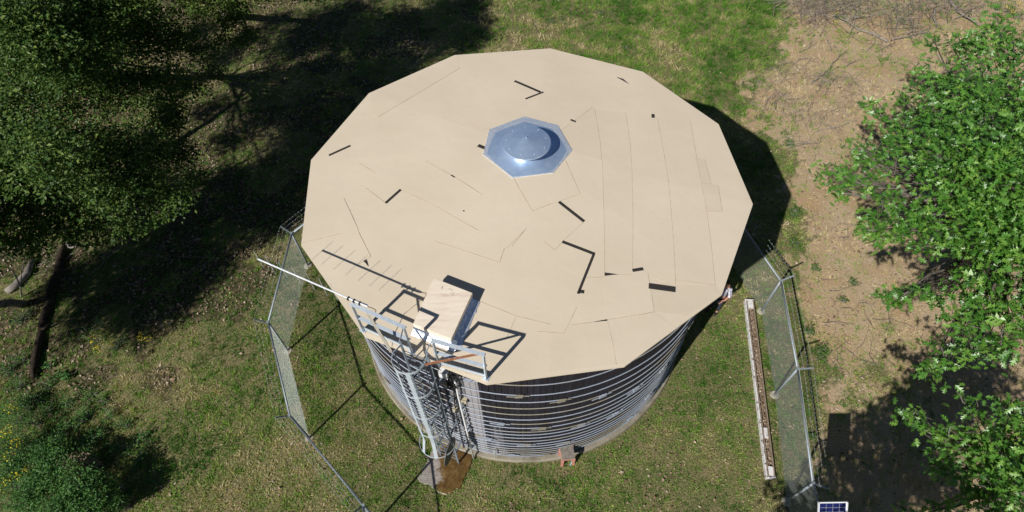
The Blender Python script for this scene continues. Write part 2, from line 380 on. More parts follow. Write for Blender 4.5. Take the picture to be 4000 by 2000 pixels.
# staves: one board, copied round the circle
NS = 216; wst = 2*math.pi*RW/NS-.006; zt, zb = 6.12, .135
mb = MB(); c0 = .006
prof = [(RW-.06, -wst/2), (RW-c0, -wst/2), (RW+.002, -wst/2+c0), (RW+.002, wst/2-c0), (RW-c0, wst/2), (RW-.06, wst/2)]
mb.add([(r, y, z) for z in (zb, zt) for r, y in prof], [(0, 1, 2, 3, 4, 5)[::-1], (6, 7, 8, 9, 10, 11)]+[(i, (i+1) % 6, 6+(i+1) % 6, 6+i) for i in range(6)])
sme = mb.mesh('stave'); sme.materials.append(M['stave'])
for k in range(NS):
    o = obj('stave', sme, None, tank); o.rotation_euler[2] = k*2*math.pi/NS
    o.scale = (1+random.uniform(-.0004, .0004), 1, 1)
# inner dark lining so that no light leaks between the boards
mb = MB(); mb.add(np.concatenate([ring(RW-.07, .1), ring(RW-.07, 6.1)]), [(i, (i+1) % N, N+(i+1) % N, N+i) for i in range(N)])
part('inner_liner', mb, M['felt'], tank)
# hoops and their lugs
HZ = [5.78, 5.25, 4.70, 4.28, 3.89, 3.50, 3.155, 2.85, 2.56, 2.275, 2.05, 1.80, 1.55, 1.32, 1.115, .91, .735, .56, .40, .27]
mb = MB(); N2 = 120; a2 = np.arange(N2)*2*np.pi/N2
mb.tube(np.stack([(RW+.022)*np.cos(a2), (RW+.022)*np.sin(a2), np.zeros(N2)], -1), .0150, 6, closed=True)
hme = smooth(mb.mesh('hoop')); hme.materials.append(M['hoop'])
mb = MB(); r0 = RW+.05
mb.box((r0, 0, 0), (.05, .17, .085)); mb.box((r0+.005, .06, .052), (.035, .1, .03)); mb.box((r0+.005, -.06, -.052), (.035, .1, .03))
mb.tube([(r0, -.3, -.03), (r0+.004, .02, -.03)], .013, 5); mb.tube([(r0+.004, -.02, .03), (r0, .24, .03)], .013, 5)
lme = mb.mesh('lug'); lme.materials.append(M['hoop'])
def cyl(x, y, R=RW):
    d = ray(x, y); ox, oy = -TC[0], -TC[1]; a = d[0]**2+d[1]**2; b = 2*(ox*d[0]+oy*d[1]); c = ox*ox+oy*oy-R*R
    t = (-b-math.sqrt(max(b*b-4*a*c, 0)))/(2*a); w = np.array([0, 0, HC])+d*t
    return math.atan2(w[1]-TC[1], w[0]-TC[0]), w[2]
lugs = {}
for (px, py) in [(2028, 1539), (2193, 1558), (1958, 1650), (2118, 1668), (1910, 1707), (2060, 1732), (2210, 1724), (1998, 1774), (2137, 1777), (1514, 1481), (2190, 1559), (2350, 1545), (2483, 1504), (2578, 1445), (2268, 1657), (2399, 1616), (2456, 1632), (2521, 1553), (2209, 1724), (2665, 1366), (2698, 1252), (2605, 1483), (1832, 1487), (1600, 1560), (1650, 1690)]:
    a, z = cyl(px, py); k = int(np.argmin(abs(np.array(HZ)-z))); lugs.setdefault(k, [])
    if all(abs(a-b) > .12 for b in lugs[k]): lugs[k].append(a)
for k, z in enumerate(HZ):
    h = obj('hoop', hme, None, tank); h.location = (0, 0, z)
    base = lugs.get(k, [1.0+k*.37]); 
    for a in base+[base[0]+math.pi*.66, base[0]+math.pi*1.33]:
        if base.index(a) < 0 if a in base else (-2.75 < ((a+math.pi) % (2*math.pi)-math.pi) < -.2): continue
        g = obj('lug', lme, None, h); g.rotation_euler[2] = a
# small spigot on the wall near the ground
mb = MB(); a, z = cyl(1936, 1758); d = np.array([math.cos(a), math.sin(a), 0]); p0 = TC+d*(RW)+[0, 0, .75]
mb.tube([p0, p0+d*.16], .022, 8); mb.tube([p0+d*.15+[0, 0, .02], p0+d*.17+[0, 0, -.28]], .02, 8); mb.box(p0+d*.12+[0, 0, .05], (.1, .03, .03))
part('spigot', mb, M['wire'], tank)

# roof: deck, fascia, sheets, open joints
mb = MB(); th = .05
Vd = np.concatenate([[APEX], CR, CR-[0, 0, th], [APEX-[0, 0, .12]]])
mb.add(Vd, [(0, 1+k, 1+(k+1) % 12) for k in range(12)]+[(1+k, 13+k, 13+(k+1) % 12, 1+(k+1) % 12) for k in range(12)]+[(25, 13+(k+1) % 12, 13+k) for k in range(12)])
roof = part('roof', mb, M['roof'], tank)
mb = MB(); inr = lambda f, dz: TC+(CR-TC)*[f, f, 1]+[0, 0, dz]
A_, B_ = inr(.997, -th-.003), inr(.990, -.14); C_, D_ = inr(.970, -.14), inr(.970, -th-.003)
mb.add(np.concatenate([A_, B_, C_, D_]), [(j*12+k, j*12+(k+1) % 12, ((j+1) % 4)*12+(k+1) % 12, ((j+1) % 4)*12+k) for j in range(4) for k in range(12)])
part('fascia', mb, simple('weathered_fascia', (.10, .075, .075), (.19, .155, .15), 6, .9), roof)
def R7(u, v): return (2000+u/1.171, 150+v/1.171)
def R6(u, v): return (1150+u/1.717, 150+v/1.717)
def R1(u, v): return (950+u/2.147, 900+v/2.147)
def R3(u, v): return (2100+u/1.84, 1200+v/1.84)
def strip(name, pts, w, h, mat, wob=0):
    """a strip of width w (m, may be one per point) on the roof along photo points"""
    P = np.array([RU(*p) for p in pts]); W = np.broadcast_to(np.asarray(w, float), (len(P),))
    Q, WW = [], []
    for i in range(len(P)-1):
        n = max(1, int(np.linalg.norm(P[i+1]-P[i])/.12)) if len(pts) > 2 or wob else max(1, int(np.linalg.norm(P[i+1]-P[i])/.3))
        for j in range(n):
            f = j/n; Q.append(P[i]*(1-f)+P[i+1]*f); WW.append(W[i]*(1-f)+W[i+1]*f)
    Q.append(P[-1]); WW.append(W[-1]); Q = np.array(Q); WW = np.array(WW)
    if wob: WW = WW*np.clip(1+wob*rng.normal(size=len(WW)), .25, 2.2)
    T = np.gradient(Q, axis=0); Nn = np.stack([-T[:, 1], T[:, 0]], -1); Nn /= np.linalg.norm(Nn, axis=1)[:, None]
    L = Q[:, :2]+Nn*WW[:, None]/2; R_ = Q[:, :2]-Nn*WW[:, None]/2; n = len(Q)
    z = lambda A, dz: np.array([rz(*q) for q in A])+dz
    V = np.concatenate([np.c_[L, z(L, h)], np.c_[R_, z(R_, h)], np.c_[L, z(L, -.01)], np.c_[R_, z(R_, -.01)]])
    F = []
    for i in range(n-1): F += [(i, n+i, n+i+1, i+1), (i, i+1, 2*n+i+1, 2*n+i), (n+i, 3*n+i, 3*n+i+1, n+i+1)]
    F += [(0, 2*n, 3*n, n), (n-1, 2*n-1, 4*n-1, 3*n-1)]
    m = MB(); m.add(V, F); return part(name, m, mat, roof)
def clip(poly, nrm):
    out = []
    for i in range(len(poly)):
        a, b = poly[i], poly[(i+1) % len(poly)]; da, db = (a-APEX[:2])@nrm, (b-APEX[:2])@nrm
        if da >= 0: out.append(a)
        if da*db < 0: t = da/(da-db); out.append(a+(b-a)*t)
    return out
def sheet(pts, h):
    poly = [RU(*p)[:2] for p in pts]; m = MB()
    for k in range(12):
        a0, a1 = CA[k], CA[(k+1) % 12]
        q = clip(poly, np.array([-math.sin(a0), math.cos(a0)]))
        if len(q) > 2: q = clip(q, np.array([math.sin(a1), -math.cos(a1)]))
        if len(q) < 3: continue
        n = PL[k]; z = lambda p: ZA-(n[0]*(p[0]-APEX[0])+n[1]*(p[1]-APEX[1])); c = len(q)
        V = [(p[0], p[1], z(p)+h) for p in q]+[(p[0], p[1], z(p)-.01) for p in q]
        m.add(V, [tuple(range(c))]+[(i, c+i, c+(i+1) % c, (i+1) % c) for i in range(c)])
    if m.n: part('roofing_sheet', m, M['roof'], roof)
s1 = [R7(*p) for p in [(378, 325), (400, 450), (413, 580), (420, 800), (423, 1090)]]
s2 = [R7(*p) for p in [(520, 340), (540, 480), (548, 600), (553, 800), (551, 1068)]]
s3 = [R7(*p) for p in [(665, 368), (690, 500), (715, 650), (728, 800), (740, 950), (748, 1130)]]
s4 = [R7(*p) for p in [(815, 378), (835, 490), (865, 660), (890, 790), (910, 940), (930, 1130)]]
sheet(s1+s2[::-1], 0.0022); sheet(s2+s3[::-1], 0.0032); sheet(s3+s4[::-1], 0.0022)
sheet([R7(835, 550), R7(880, 555), R7(912, 668), R7(865, 663)], 0.0043); sheet([R7(865, 663), R7(943, 672), R7(962, 797), R7(885, 790)], 0.0054)
sheet([R6(1100, 118), R6(1110, 200), R6(560, 530), R6(520, 510), R6(510, 385), R6(1075, 125)], 0.0022)
sheet([R6(250, 1115), R6(330, 1072), R6(430, 1288), R6(360, 1330)], 0.0029)
sheet([R7(245, 560), R7(312, 712), R7(92, 790), R7(20, 640)], 0.0025)
sheet([R7(620, 1065), R7(650, 1250), R7(425, 1280), R7(425, 1090)], 0.0029); sheet([R7(748, 1105), R7(930, 1130), R7(960, 1170), R7(800, 1270), R7(650, 1250), R7(625, 1140)], 0.0018)
sheet([R6(880, 823), R6(1050, 917), R6(1260, 1050), R6(1080, 1200), R6(713, 1015)], 0.0022)
sheet([R7(378, 325), R7(368, 315), R7(225, 420), R7(270, 520), R7(413, 560), R7(400, 450)], 0.0018)
sheet([R3(500, 92), R3(565, 415), R3(75, 470), R3(95, 200), R3(240, 130), R3(410, 107)], 0.0022); sheet([R3(500, 92), R3(840, 35), R3(1000, 150), R3(620, 410), R3(565, 415)], 0.0032)
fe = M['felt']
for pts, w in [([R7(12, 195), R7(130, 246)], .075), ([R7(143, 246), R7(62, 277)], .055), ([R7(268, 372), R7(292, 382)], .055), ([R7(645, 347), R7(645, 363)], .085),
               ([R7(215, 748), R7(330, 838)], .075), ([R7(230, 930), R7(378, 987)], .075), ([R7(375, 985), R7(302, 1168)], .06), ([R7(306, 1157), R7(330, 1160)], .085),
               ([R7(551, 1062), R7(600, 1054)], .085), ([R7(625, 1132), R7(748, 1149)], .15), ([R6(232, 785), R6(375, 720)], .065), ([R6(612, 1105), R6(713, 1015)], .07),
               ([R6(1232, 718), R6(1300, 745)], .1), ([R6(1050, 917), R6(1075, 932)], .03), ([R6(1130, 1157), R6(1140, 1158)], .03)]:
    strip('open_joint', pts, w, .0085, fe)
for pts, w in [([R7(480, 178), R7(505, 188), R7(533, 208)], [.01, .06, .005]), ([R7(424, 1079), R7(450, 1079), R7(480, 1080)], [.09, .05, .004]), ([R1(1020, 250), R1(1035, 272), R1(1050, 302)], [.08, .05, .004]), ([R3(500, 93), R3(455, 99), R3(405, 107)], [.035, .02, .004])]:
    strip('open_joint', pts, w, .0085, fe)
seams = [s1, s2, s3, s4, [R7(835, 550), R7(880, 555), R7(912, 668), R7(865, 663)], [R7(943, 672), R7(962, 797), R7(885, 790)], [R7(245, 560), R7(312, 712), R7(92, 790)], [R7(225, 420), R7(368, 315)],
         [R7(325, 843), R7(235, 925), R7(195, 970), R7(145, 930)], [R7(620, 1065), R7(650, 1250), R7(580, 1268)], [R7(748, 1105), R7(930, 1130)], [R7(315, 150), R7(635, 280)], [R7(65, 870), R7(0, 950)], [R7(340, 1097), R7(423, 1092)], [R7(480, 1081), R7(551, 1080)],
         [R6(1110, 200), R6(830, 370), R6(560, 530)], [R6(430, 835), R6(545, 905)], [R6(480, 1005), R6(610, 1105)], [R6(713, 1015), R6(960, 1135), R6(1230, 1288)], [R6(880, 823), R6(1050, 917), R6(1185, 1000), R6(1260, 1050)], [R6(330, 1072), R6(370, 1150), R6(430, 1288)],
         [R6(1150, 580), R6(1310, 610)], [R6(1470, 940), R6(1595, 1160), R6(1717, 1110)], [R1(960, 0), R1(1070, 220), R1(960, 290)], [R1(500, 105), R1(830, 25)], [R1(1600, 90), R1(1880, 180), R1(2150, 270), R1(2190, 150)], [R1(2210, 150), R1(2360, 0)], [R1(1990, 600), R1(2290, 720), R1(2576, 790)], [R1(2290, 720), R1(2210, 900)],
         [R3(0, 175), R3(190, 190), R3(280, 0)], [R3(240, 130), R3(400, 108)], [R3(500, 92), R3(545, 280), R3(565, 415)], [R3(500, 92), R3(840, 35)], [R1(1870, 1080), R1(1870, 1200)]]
M['seam'] = simple('seam_shadow', (.3, .25, .19), (.52, .44, .34), 40, .9)  # fine shadow lines at the sheet edges, put into the strips' colour
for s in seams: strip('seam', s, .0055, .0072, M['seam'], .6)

# roof vent
vent = thing('roof_vent', 'galvanised conical cap vent on the peak of the tan roof', 'vent', (APEX[0], APEX[1], ZA-.02))
mb = MB(); fl = [RU(1860+u/4.4425, 430+v/4.4425) for u, v in [(838, 120), (1415, 270), (1665, 705), (1345, 1095), (635, 1185), (122, 780), (228, 345)]]
vc = RU(2062, 585); FV = []; K = 56; per = np.linspace(0, 7, K, endpoint=False)
outer = np.array([fl[int(p)]*(1-p % 1)+fl[(int(p)+1) % 7]*(p % 1) for p in per]); outer[:, 2] = [rz(*q[:2])+.012 for q in outer]
cc = U(2056, 548, ZA+.42); cc[2] = 0; inner = []
for f, dz in ((1, 0), (.8, .03), (.66, .07), (.52, .13), (.43, .22), (.40, .33)):
    Q = cc+(outer-cc)*[f, f, 1]; ra = np.arctan2(outer[:, 1]-cc[1], outer[:, 0]-cc[0]); b = min(1, (1-f)/.35)
    circ = cc+np.stack([np.cos(ra), np.sin(ra), np.zeros(K)], -1)*1.03*f; Q[:, :2] = Q[:, :2]*(1-b)+circ[:, :2]*b
    Q[:, 2] = np.array([rz(*q[:2]) for q in Q])+dz+.012; inner.append(Q)
mb.add(np.concatenate(inner), [(j*K+i, j*K+(i+1) % K, (j+1)*K+(i+1) % K, (j+1)*K+i) for j in range(5) for i in range(K)])
part('flashing', mb, M['vent'], vent, True)
mb = MB(); foot = np.concatenate([outer+[0, 0, .006], np.c_[cc[:2]+(outer[:, :2]-cc[:2])*.84, np.zeros(K)]]); foot[K:, 2] = [rz(*q[:2])+.028 for q in foot[K:, :2]]
foot = np.concatenate([foot, outer-[0, 0, .01]]); mb.add(foot, [(i, (i+1) % K, K+(i+1) % K, K+i) for i in range(K)]+[(i, 2*K+i, 2*K+(i+1) % K, (i+1) % K) for i in range(K)])
part('foil_skirt', mb, M['foil'], vent)
zc = ZA+.36; RCAP = .63; kk = np.arange(64)*2*np.pi/64; cr = lambda r, z: np.stack([cc[0]+r*np.cos(kk), cc[1]+r*np.sin(kk), np.full(64, z)], -1)
prof = [(.004, zc+.15), (.33, zc+.072), (RCAP, zc), (RCAP+.003, zc-.03), (RCAP-.02, zc-.03), (.3, zc+.02)]
mb = MB(); mb.add(np.concatenate([cr(*q) for q in prof]), [(j*64+i, j*64+(i+1) % 64, (j+1)*64+(i+1) % 64, (j+1)*64+i) for j in range(5) for i in range(64)])
mb.tube([cc+[0, 0, zc+.14], cc+[0, 0, zc+.175]], .014, 8)
cap = part('cap', mb, M['vent'], vent)
for q in range(9):
    a = q*2*math.pi/9+.2; p = cc+[.52*math.cos(a), .52*math.sin(a), zc+.033]; mb = MB(); mb.tube([p, p+[0, 0, .012]], .008, 6); part('screw', mb, M['alu'], cap)
mb = MB()
for a in np.arange(6)*math.pi/3: p = cc+[.33*math.cos(a), .33*math.sin(a), 0]; mb.tube([p+[0, 0, ZA+.05], p+[0, 0, zc+.03]], .014, 6)
part('cap_strut', mb, M['steel'], vent)

# local frame of the eave side that carries the ladder: s along the eave, n outwards
EI, EH = U(1423, 1312, HE), U(1902, 1501, HE); ET = (EH-EI)/np.linalg.norm(EH-EI); EN = np.array([ET[1], -ET[0], 0])
def L(s, n, z): return np.array([EI[0], EI[1], 0])+ET*s+EN*n+np.array([0, 0, z])
def LR(s, n, dz=0): w = L(s, n, 0); return np.array([w[0], w[1], rz(w[0], w[1])+dz])

# hatch
hatch = thing('roof_hatch', 'plywood lidded roof hatch with silver foil flashing behind the railing', 'roof hatch', LR(1.3, -1.1, 0))
hz = .34
_h = [U(px, py, 6.74)-np.array([EI[0], EI[1], 0]) for px, py in ((1695, 1085), (1845, 1143), (1762, 1320), (1612, 1262))]
_s = [q@ET for q in _h]; _n = [q@EN for q in _h]
HS0, HS1, HN0, HN1 = (_s[0]+_s[3])/2, (_s[1]+_s[2])/2, (_n[0]+_n[1])/2, (_n[2]+_n[3])/2
cor = lambda ds, dn, dz: [LR(_s[i]+a*ds, _n[i]+b*dn, dz) for i, (a, b) in enumerate(((1, 1), (-1, 1), (-1, -1), (1, -1)))]
def loft(mb, rings):
    k = len(rings[0]); mb.add(np.concatenate([np.array(r) for r in rings]), [(j*k+i, j*k+(i+1) % k, (j+1)*k+(i+1) % k, (j+1)*k+i) for j in range(len(rings)-1) for i in range(k)]+[tuple(range(k))[::-1], tuple((len(rings)-1)*k+i for i in range(k))])
mb = MB(); loft(mb, [cor(.07, .07, -.02), cor(.07, .07, hz-.04)]); part('curb', mb, M['foil'], hatch)
mb = MB(); loft(mb, [cor(0, 0, hz-.12), cor(0, 0, hz-.002), cor(.006, .006, hz+.003)]); lid = part('lid', mb, M['ply'], hatch)
def foil(name, a, b, w0, w1, nseg, rise):
    """crumpled foil flap from the curb out onto the roof; a, b in (s, n)"""
    a, b = np.array(a), np.array(b); d = b-a; o = np.array([d[1], -d[0]])/np.linalg.norm(d); m = MB(); V = []; K = 5
    for i in range(nseg+1):
        f = i/nseg
        for j in range(K):
            g = j/(K-1); w = w0*(1-f)+w1*f; p = a+d*f+o*(w*g*(1+.05*rng.normal()*(j == K-1)))
            V.append(LR(p[0], p[1], .012+rise*(1-g)**1.3+abs(rng.normal())*.006*(0 < j < K-1)))
    m.add(V, [(i*K+j, i*K+j+1, (i+1)*K+j+1, (i+1)*K+j) for i in range(nseg) for j in range(K-1)]); return part(name, m, M['foil'], hatch)
foil('front_flashing', (_s[3]-.04, _n[3]-.06), (_s[2]+.1, _n[2]-.06), -.17, -.17, 26, .2)
foil('side_flashing', (_s[2]-.06, _n[2]+.02), (_s[1]-.06, _n[1]-.02), -.24, -.20, 22, .12)
mk = lambda ds, dn: LR(_s[0]+ds, _n[0]+dn, hz+.0065)
def pen(pts): m = MB(); m.tube([mk(*p) for p in pts], .0035, 4); part('pencil_mark', m, M['pencil'], lid)
pen([(.25, .17), (.33, .16)]); pen([(.285, .12), (.295, .21)]); pen([(.42, .14), (.47, .12), (.52, .15), (.55, .13)]); pen([(.52, .22), (.58, .18), (.6, .22), (.56, .25), (.62, .25)])

# guard rails beside the ladder opening
ZT = 7.40
def SN(px, py, z): q = U(px, py, z)-np.array([EI[0], EI[1], 0]); return q@ET, q@EN
def rail_panel(s0, s1, n0, n1, label, brace):
    g = thing('guard_rail', label, 'guard rail', LR((s0+s1)/2, -.09, .0), 'steel guard rail panels at the roof edge')
    z0 = HE+.03
    for s, nn_ in ((s0, n0), (s1, n1)):
        m = MB(); f = L(s, nn_, HE-.02); m.beam(f, L(s, nn_, ZT), .065, .008, EN); m.beam(f+EN*.03+ET*.03, L(s, nn_+.03, ZT)+ET*.03, .008, .06, EN); part('post', m, M['steel'], g)
        m = MB(); m.box(L(s, min(nn_, -.06), HE+.012), (.14, .12, .024), ET, EN); part('base_plate', m, M['steel'], g)
    for nm, z, w, h in (('top_rail', ZT, .085, .07), ('mid_rail', (ZT+z0)/2+.02, .085, .07), ('toe_board', z0+.12, .02, .10)):
        m = MB(); m.beam(L(s0-.03, n0, z), L(s1+.03, n1, z), w, .008); m.beam(L(s0-.03, n0-w/2, z-h/2-.004), L(s1+.03, n1-w/2, z-h/2-.004), .008, h)
        part(nm, m, M['steel'], g)
    return g
gl = rail_panel(*[q for pr in zip(SN(1374, 1188, ZT), SN(1577, 1278, ZT)) for q in pr], 'left steel guard rail panel carrying the long white antenna', 1)
gr = rail_panel(*[q for pr in zip(SN(1690, 1331, ZT), SN(1888, 1384, ZT)) for q in pr], 'right steel guard rail panel with a rusty brace bar', 2)
ZH = 7.0
mb = MB(); mb.beam(L(.26, -.09, ZT+.0), L(1.03, .38, ZH), .055, .012, (0, 0, 1)); b = part('brace', mb, M['rustpale'], gl); b['label'] = 'pale weathered brace bar running out to the ladder cage'
mb = MB(); mb.beam(L(2.78, -.09, ZT+.0), L(1.79, .36, ZH), .05, .012, (0, 0, 1)); b = part('brace', mb, M['rust'], gr); b['label'] = 'orange rusty brace bar running out to the ladder cage'

# ladder with its safety cage
lad = thing('caged_ladder', 'tall steel ladder with rounded safety cage fixed to the tank wall', 'ladder', L(1.42, .15, 0))
LS0, LS1, LN, LC = 1.13, 1.73, .15, 1.43
for s in (LS0, LS1):
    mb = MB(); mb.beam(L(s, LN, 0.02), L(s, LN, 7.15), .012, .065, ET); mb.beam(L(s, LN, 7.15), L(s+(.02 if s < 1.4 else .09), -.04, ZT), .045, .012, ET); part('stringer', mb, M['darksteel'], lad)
for k in range(22):
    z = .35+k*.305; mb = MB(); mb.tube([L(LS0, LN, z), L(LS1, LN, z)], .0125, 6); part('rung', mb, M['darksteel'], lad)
for z in (.9, 2.4, 3.9, 5.4):
    for s in (LS0, LS1):
        w = L(s, LN, z); v = w-TC; r = np.hypot(v[0], v[1]); q = TC+v*[(RW+.01)/r, (RW+.01)/r, 1]; q[2] = z
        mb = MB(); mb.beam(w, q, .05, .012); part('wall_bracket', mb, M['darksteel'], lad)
def cage_ring(z):
    f = max(0, (2.95-z)/.8)*.16; hw = .35+f; dep = .56+f*.9; pts = []
    pts.append((LS0, LN)); 
    for a in np.linspace(math.pi, 0, 17): pts.append((LC+hw*math.cos(a), LN+dep-hw+hw*math.sin(a)) if dep > hw else (LC+hw*math.cos(a), LN+dep*math.sin(a)))
    pts.append((LS1, LN)); return pts
def flat_bar(m, pts, w, t=.008):
    P = np.array(pts); n = len(P); V = []
    T = np.gradient(P, axis=0); O = np.stack([np.zeros(n), np.zeros(n), np.ones(n)], -1)
    Nn = np.cross(T, O); Nn /= np.linalg.norm(Nn, axis=1)[:, None]
    for i in range(n):
        for a, b in ((-1, -1), (1, -1), (1, 1), (-1, 1)): V.append(P[i]+Nn[i]*a*t/2+O[i]*b*w/2)
    F = [(i*4+q, i*4+(q+1) % 4, (i+1)*4+(q+1) % 4, (i+1)*4+q) for i in range(n-1) for q in range(4)]+[(3, 2, 1, 0), tuple((n-1)*4+q for q in range(4))]
    m.add(V, F)
cz = [7.0, 5.8, 4.6, 3.4, 2.2]
for z in cz:
    mb = MB(); flat_bar(mb, [L(s, n, z) for s, n in cage_ring(z)], .06); part('cage_hoop', mb, M['steel'], lad)
for i, w in ((1, .03), (4, .03), (7, .095), (11, .095), (14, .03), (17, .03)):
    mb = MB(); zz = [7.03, 3.4, 2.95, 2.6, 2.17]; P = []
    for z in zz:
        s, n = cage_ring(z)[i]; c = np.array([LC, LN+.2]); d = np.array([s, n])-c; d *= 1-.008/np.linalg.norm(d); P.append(L(c[0]+d[0], c[1]+d[1], z))
    s, n = cage_ring(4)[i]; d = np.array([s-LC, n-LN-.2]); up = ET*d[0]+EN*d[1]; up /= np.linalg.norm(up)
    for a, b in zip(P[:-1], P[1:]): mb.beam(a, b+(b-a)*.002, w, .008, up)
    part('cage_strap', mb, M['steel' if w > .05 else 'darksteel'], lad)
# round hinged gate of the cage, hanging open
mb = MB(); ce = L(1.80, .43, 1.93); ax = EN*.97+np.array([0, 0, .0])+ET*.10; ax /= np.linalg.norm(ax); zx = np.array([0, 0, 1.0]); nn = np.cross(ax, zx)
aa = np.arange(28)*2*np.pi/28; A2 = [ce+ax*.40*math.cos(a)+zx*.42*math.sin(a)+nn*.012 for a in aa]; B2 = [v-nn*.024 for v in A2]
mb.add(A2+B2, [tuple(range(28)), tuple(range(28, 56))[::-1]]+[(i, 28+i, 28+(i+1) % 28, (i+1) % 28) for i in range(28)])
g_ = part('gate', mb, M['plate'], lad); g_['label'] = 'dull round steel gate hanging open under the cage'

# antenna on the left rail
yagi = thing('yagi_antenna', 'long white yagi antenna with thin upright rods clamped to the railing', 'antenna', L(.1, -.2, ZT))
za = 7.46; b0, b1 = U(1008, 1012, za), U(1437, 1198, za)
mb = MB(); mb.tube([b0, b1], .019, 8); part('boom', mb, M['alu'], yagi)
for f in (.005, .11, .235, .36, .49, .605, .70):
    q = b0+(b1-b0)*f; mb = MB(); mb.tube([q-[0, 0, .28+.04*f], q+[0, 0, .28+.04*f]], .0045, 5); part('element', mb, M['steel'], yagi)
for f in (.83, .88, .93): q = b0+(b1-b0)*f; mb = MB(); mb.box(q-[0, 0, .01], (.035, .075, .06), ET, EN); part('clamp', mb, M['black'], yagi)
mb = MB(); mb.box(L(.04, -.2, ZT+.03), (.4, .03, .035), ET, EN); part('mounting_bar', mb, M['steel'], yagi)
mb = MB(); mb.tube([b1, b1+ET*.1+[0, 0, .02], b1+ET*.16-EN*.02-[0, 0, .06], L(.4, -.15, 7.2), L(.35, -.12, 6.95), L(.5, -.05, 6.6), L(.7, .06, 6.35), L(1.9, .05, 6.25)], .008, 6); part('cable', mb, M['black'], yagi)

# junction box, conduit, small boxes and a tangle of cable below the eave
def WP(px, py, off=0.0):
    a, z = cyl(px, py, RW+off); return TC+np.array([math.cos(a)*(RW+off), math.sin(a)*(RW+off), z])
jb = thing('junction_box', 'small white junction box with black cables under the roof eave', 'junction box', WP(1738, 1450, .1))
d = WP(1738, 1450, .1)-TC; d[2] = 0; d /= np.linalg.norm(d); tt = np.array([-d[1], d[0], 0])
mb = MB(); mb.box(WP(1738, 1452, .12), (.2, .2, .26), d, tt); part('housing', mb, M['white'], jb)
mb = MB(); mb.box(WP(1738, 1452, .12)+d*.106, (.014, .21, .27), d, tt); part('cover', mb, M['white'], jb)
for k in range(15):
    c = WP(1752+rng.normal()*10, 1497+rng.normal()*16, .14); a = rng.random()*6; P = []
    for q in np.linspace(0, 1.6*math.pi+rng.random(), 14): P.append(c+tt*(.10+.05*rng.random())*math.cos(q+a)+np.array([0, 0, .17])*math.sin(q+a)+d*(.03*math.sin(q*2+a)))
    P = np.array(P); mb = MB(); mb.tube(P, .017, 5); part('cable', mb, M['black'], jb)
mb = MB(); mb.tube([WP(1757, 1478, .08), WP(1772, 1520, .07), WP(1776, 1575, .06), WP(1779, 1600, .06), WP(1786, 1640, .05), WP(1800, 1700, .05), WP(1812, 1750, .05)], .017, 6); part('down_cable', mb, M['black'], jb)
pipe = thing('conduit_pipe', 'white conduit pipe running down the tank wall beside the ladder', 'pipe', U(1850, 1793, 0))
P = [WP(1752, 1470, .09), WP(1764, 1478, .10), WP(1775, 1488, .12), WP(1782, 1505, .12), WP(1788, 1540, .12)]
a1_, z1_ = cyl(1788, 1540, RW+.12); P[-1] = TC+np.array([math.cos(a1_)*(RW+.12), math.sin(a1_)*(RW+.12), z1_])
low = P[-1].copy(); foot = U(1851, 1794, 0.0); P += [P[-1]*.5+np.array([foot[0], foot[1], 0])*.5, np.array([foot[0], foot[1], -.02])]
mb = MB(); mb.tube(P, .027, 8); part('tube', mb, M['white'], pipe, True)
for f in (.2, .5, .8):
    q = P[4]*(1-f)+P[-1]*f; mb = MB(); mb.box(q-d*.06, (.13, .12, .03), d, tt); part('strap', mb, M['steel'], pipe)
for px, py, lab in ((1812, 1562, 'small tan box on the tank wall beside the white conduit'), (1783, 1598, 'lower small tan box on the tank wall beside the ladder')):
    bx = thing('wall_box', lab, 'wall box', WP(px, py, .02)); q = WP(px, py, .05)
    dd = q-TC; dd[2] = 0; dd /= np.linalg.norm(dd); t2 = np.array([-dd[1], dd[0], 0])
    mb = MB(); mb.box(q, (.11, .16, .14), dd, t2); part('housing', mb, M['tanbox'], bx)
    mb = MB(); mb.box(q+dd*.06+[0, 0, .01], (.012, .17, .15), dd, t2); part('lid', mb, M['tanbox'], bx)
    mb = MB(); mb.tube([q+dd*.05-[0, 0, .02], q+dd*.09-[0, 0, .02]], .02, 8); part('port', mb, M['black'], bx)

# concrete pad below the ladder
pp = [U(*p) for p in [(1632, 1872), (1690, 1764), (1735, 1735), (1846, 1778), (1840, 1815), (1797, 1908), (1744, 1938)]]
c = np.mean(pp, 0); K = 44; per = []
for i in range(7):
    for f in np.linspace(0, 1, 8, endpoint=False): q = pp[i]*(1-f)+pp[(i+1) % 7]*f; q = q+(q-c)*rng.normal()*.03; per.append(q)
per = np.array(per); n = len(per); Vp = []
for f, z in ((1.02, -.08), (1, .028), (.97, .04), (.75, .042), (.5, .042), (.25, .042)): Vp.append(np.c_[c[:2]+(per[:, :2]-c[:2])*f, np.full(n, z)])
Vp = np.concatenate(Vp+[[[c[0], c[1], .042]]])
pme = nmesh('concrete_pad', Vp-[c[0], c[1], 0], [np.array([(j*n+i, j*n+(i+1) % n, (j+1)*n+(i+1) % n, (j+1)*n+i) for j in range(5) for i in range(n)]), np.array([(5*n+i, 5*n+(i+1) % n, 6*n) for i in range(n)])])
wa, wb = U(1700, 1880), U(1660, 1850)
attr(pme, 'wet', np.clip((Vp[:, 0]-c[0])*1.0+.78, 0, 1.3))
pad = obj('concrete_pad', pme, M['wet']); pad.location = (c[0], c[1], 0); tag(pad, 'concrete pad stained wet brown at the foot of the ladder', 'concrete pad')

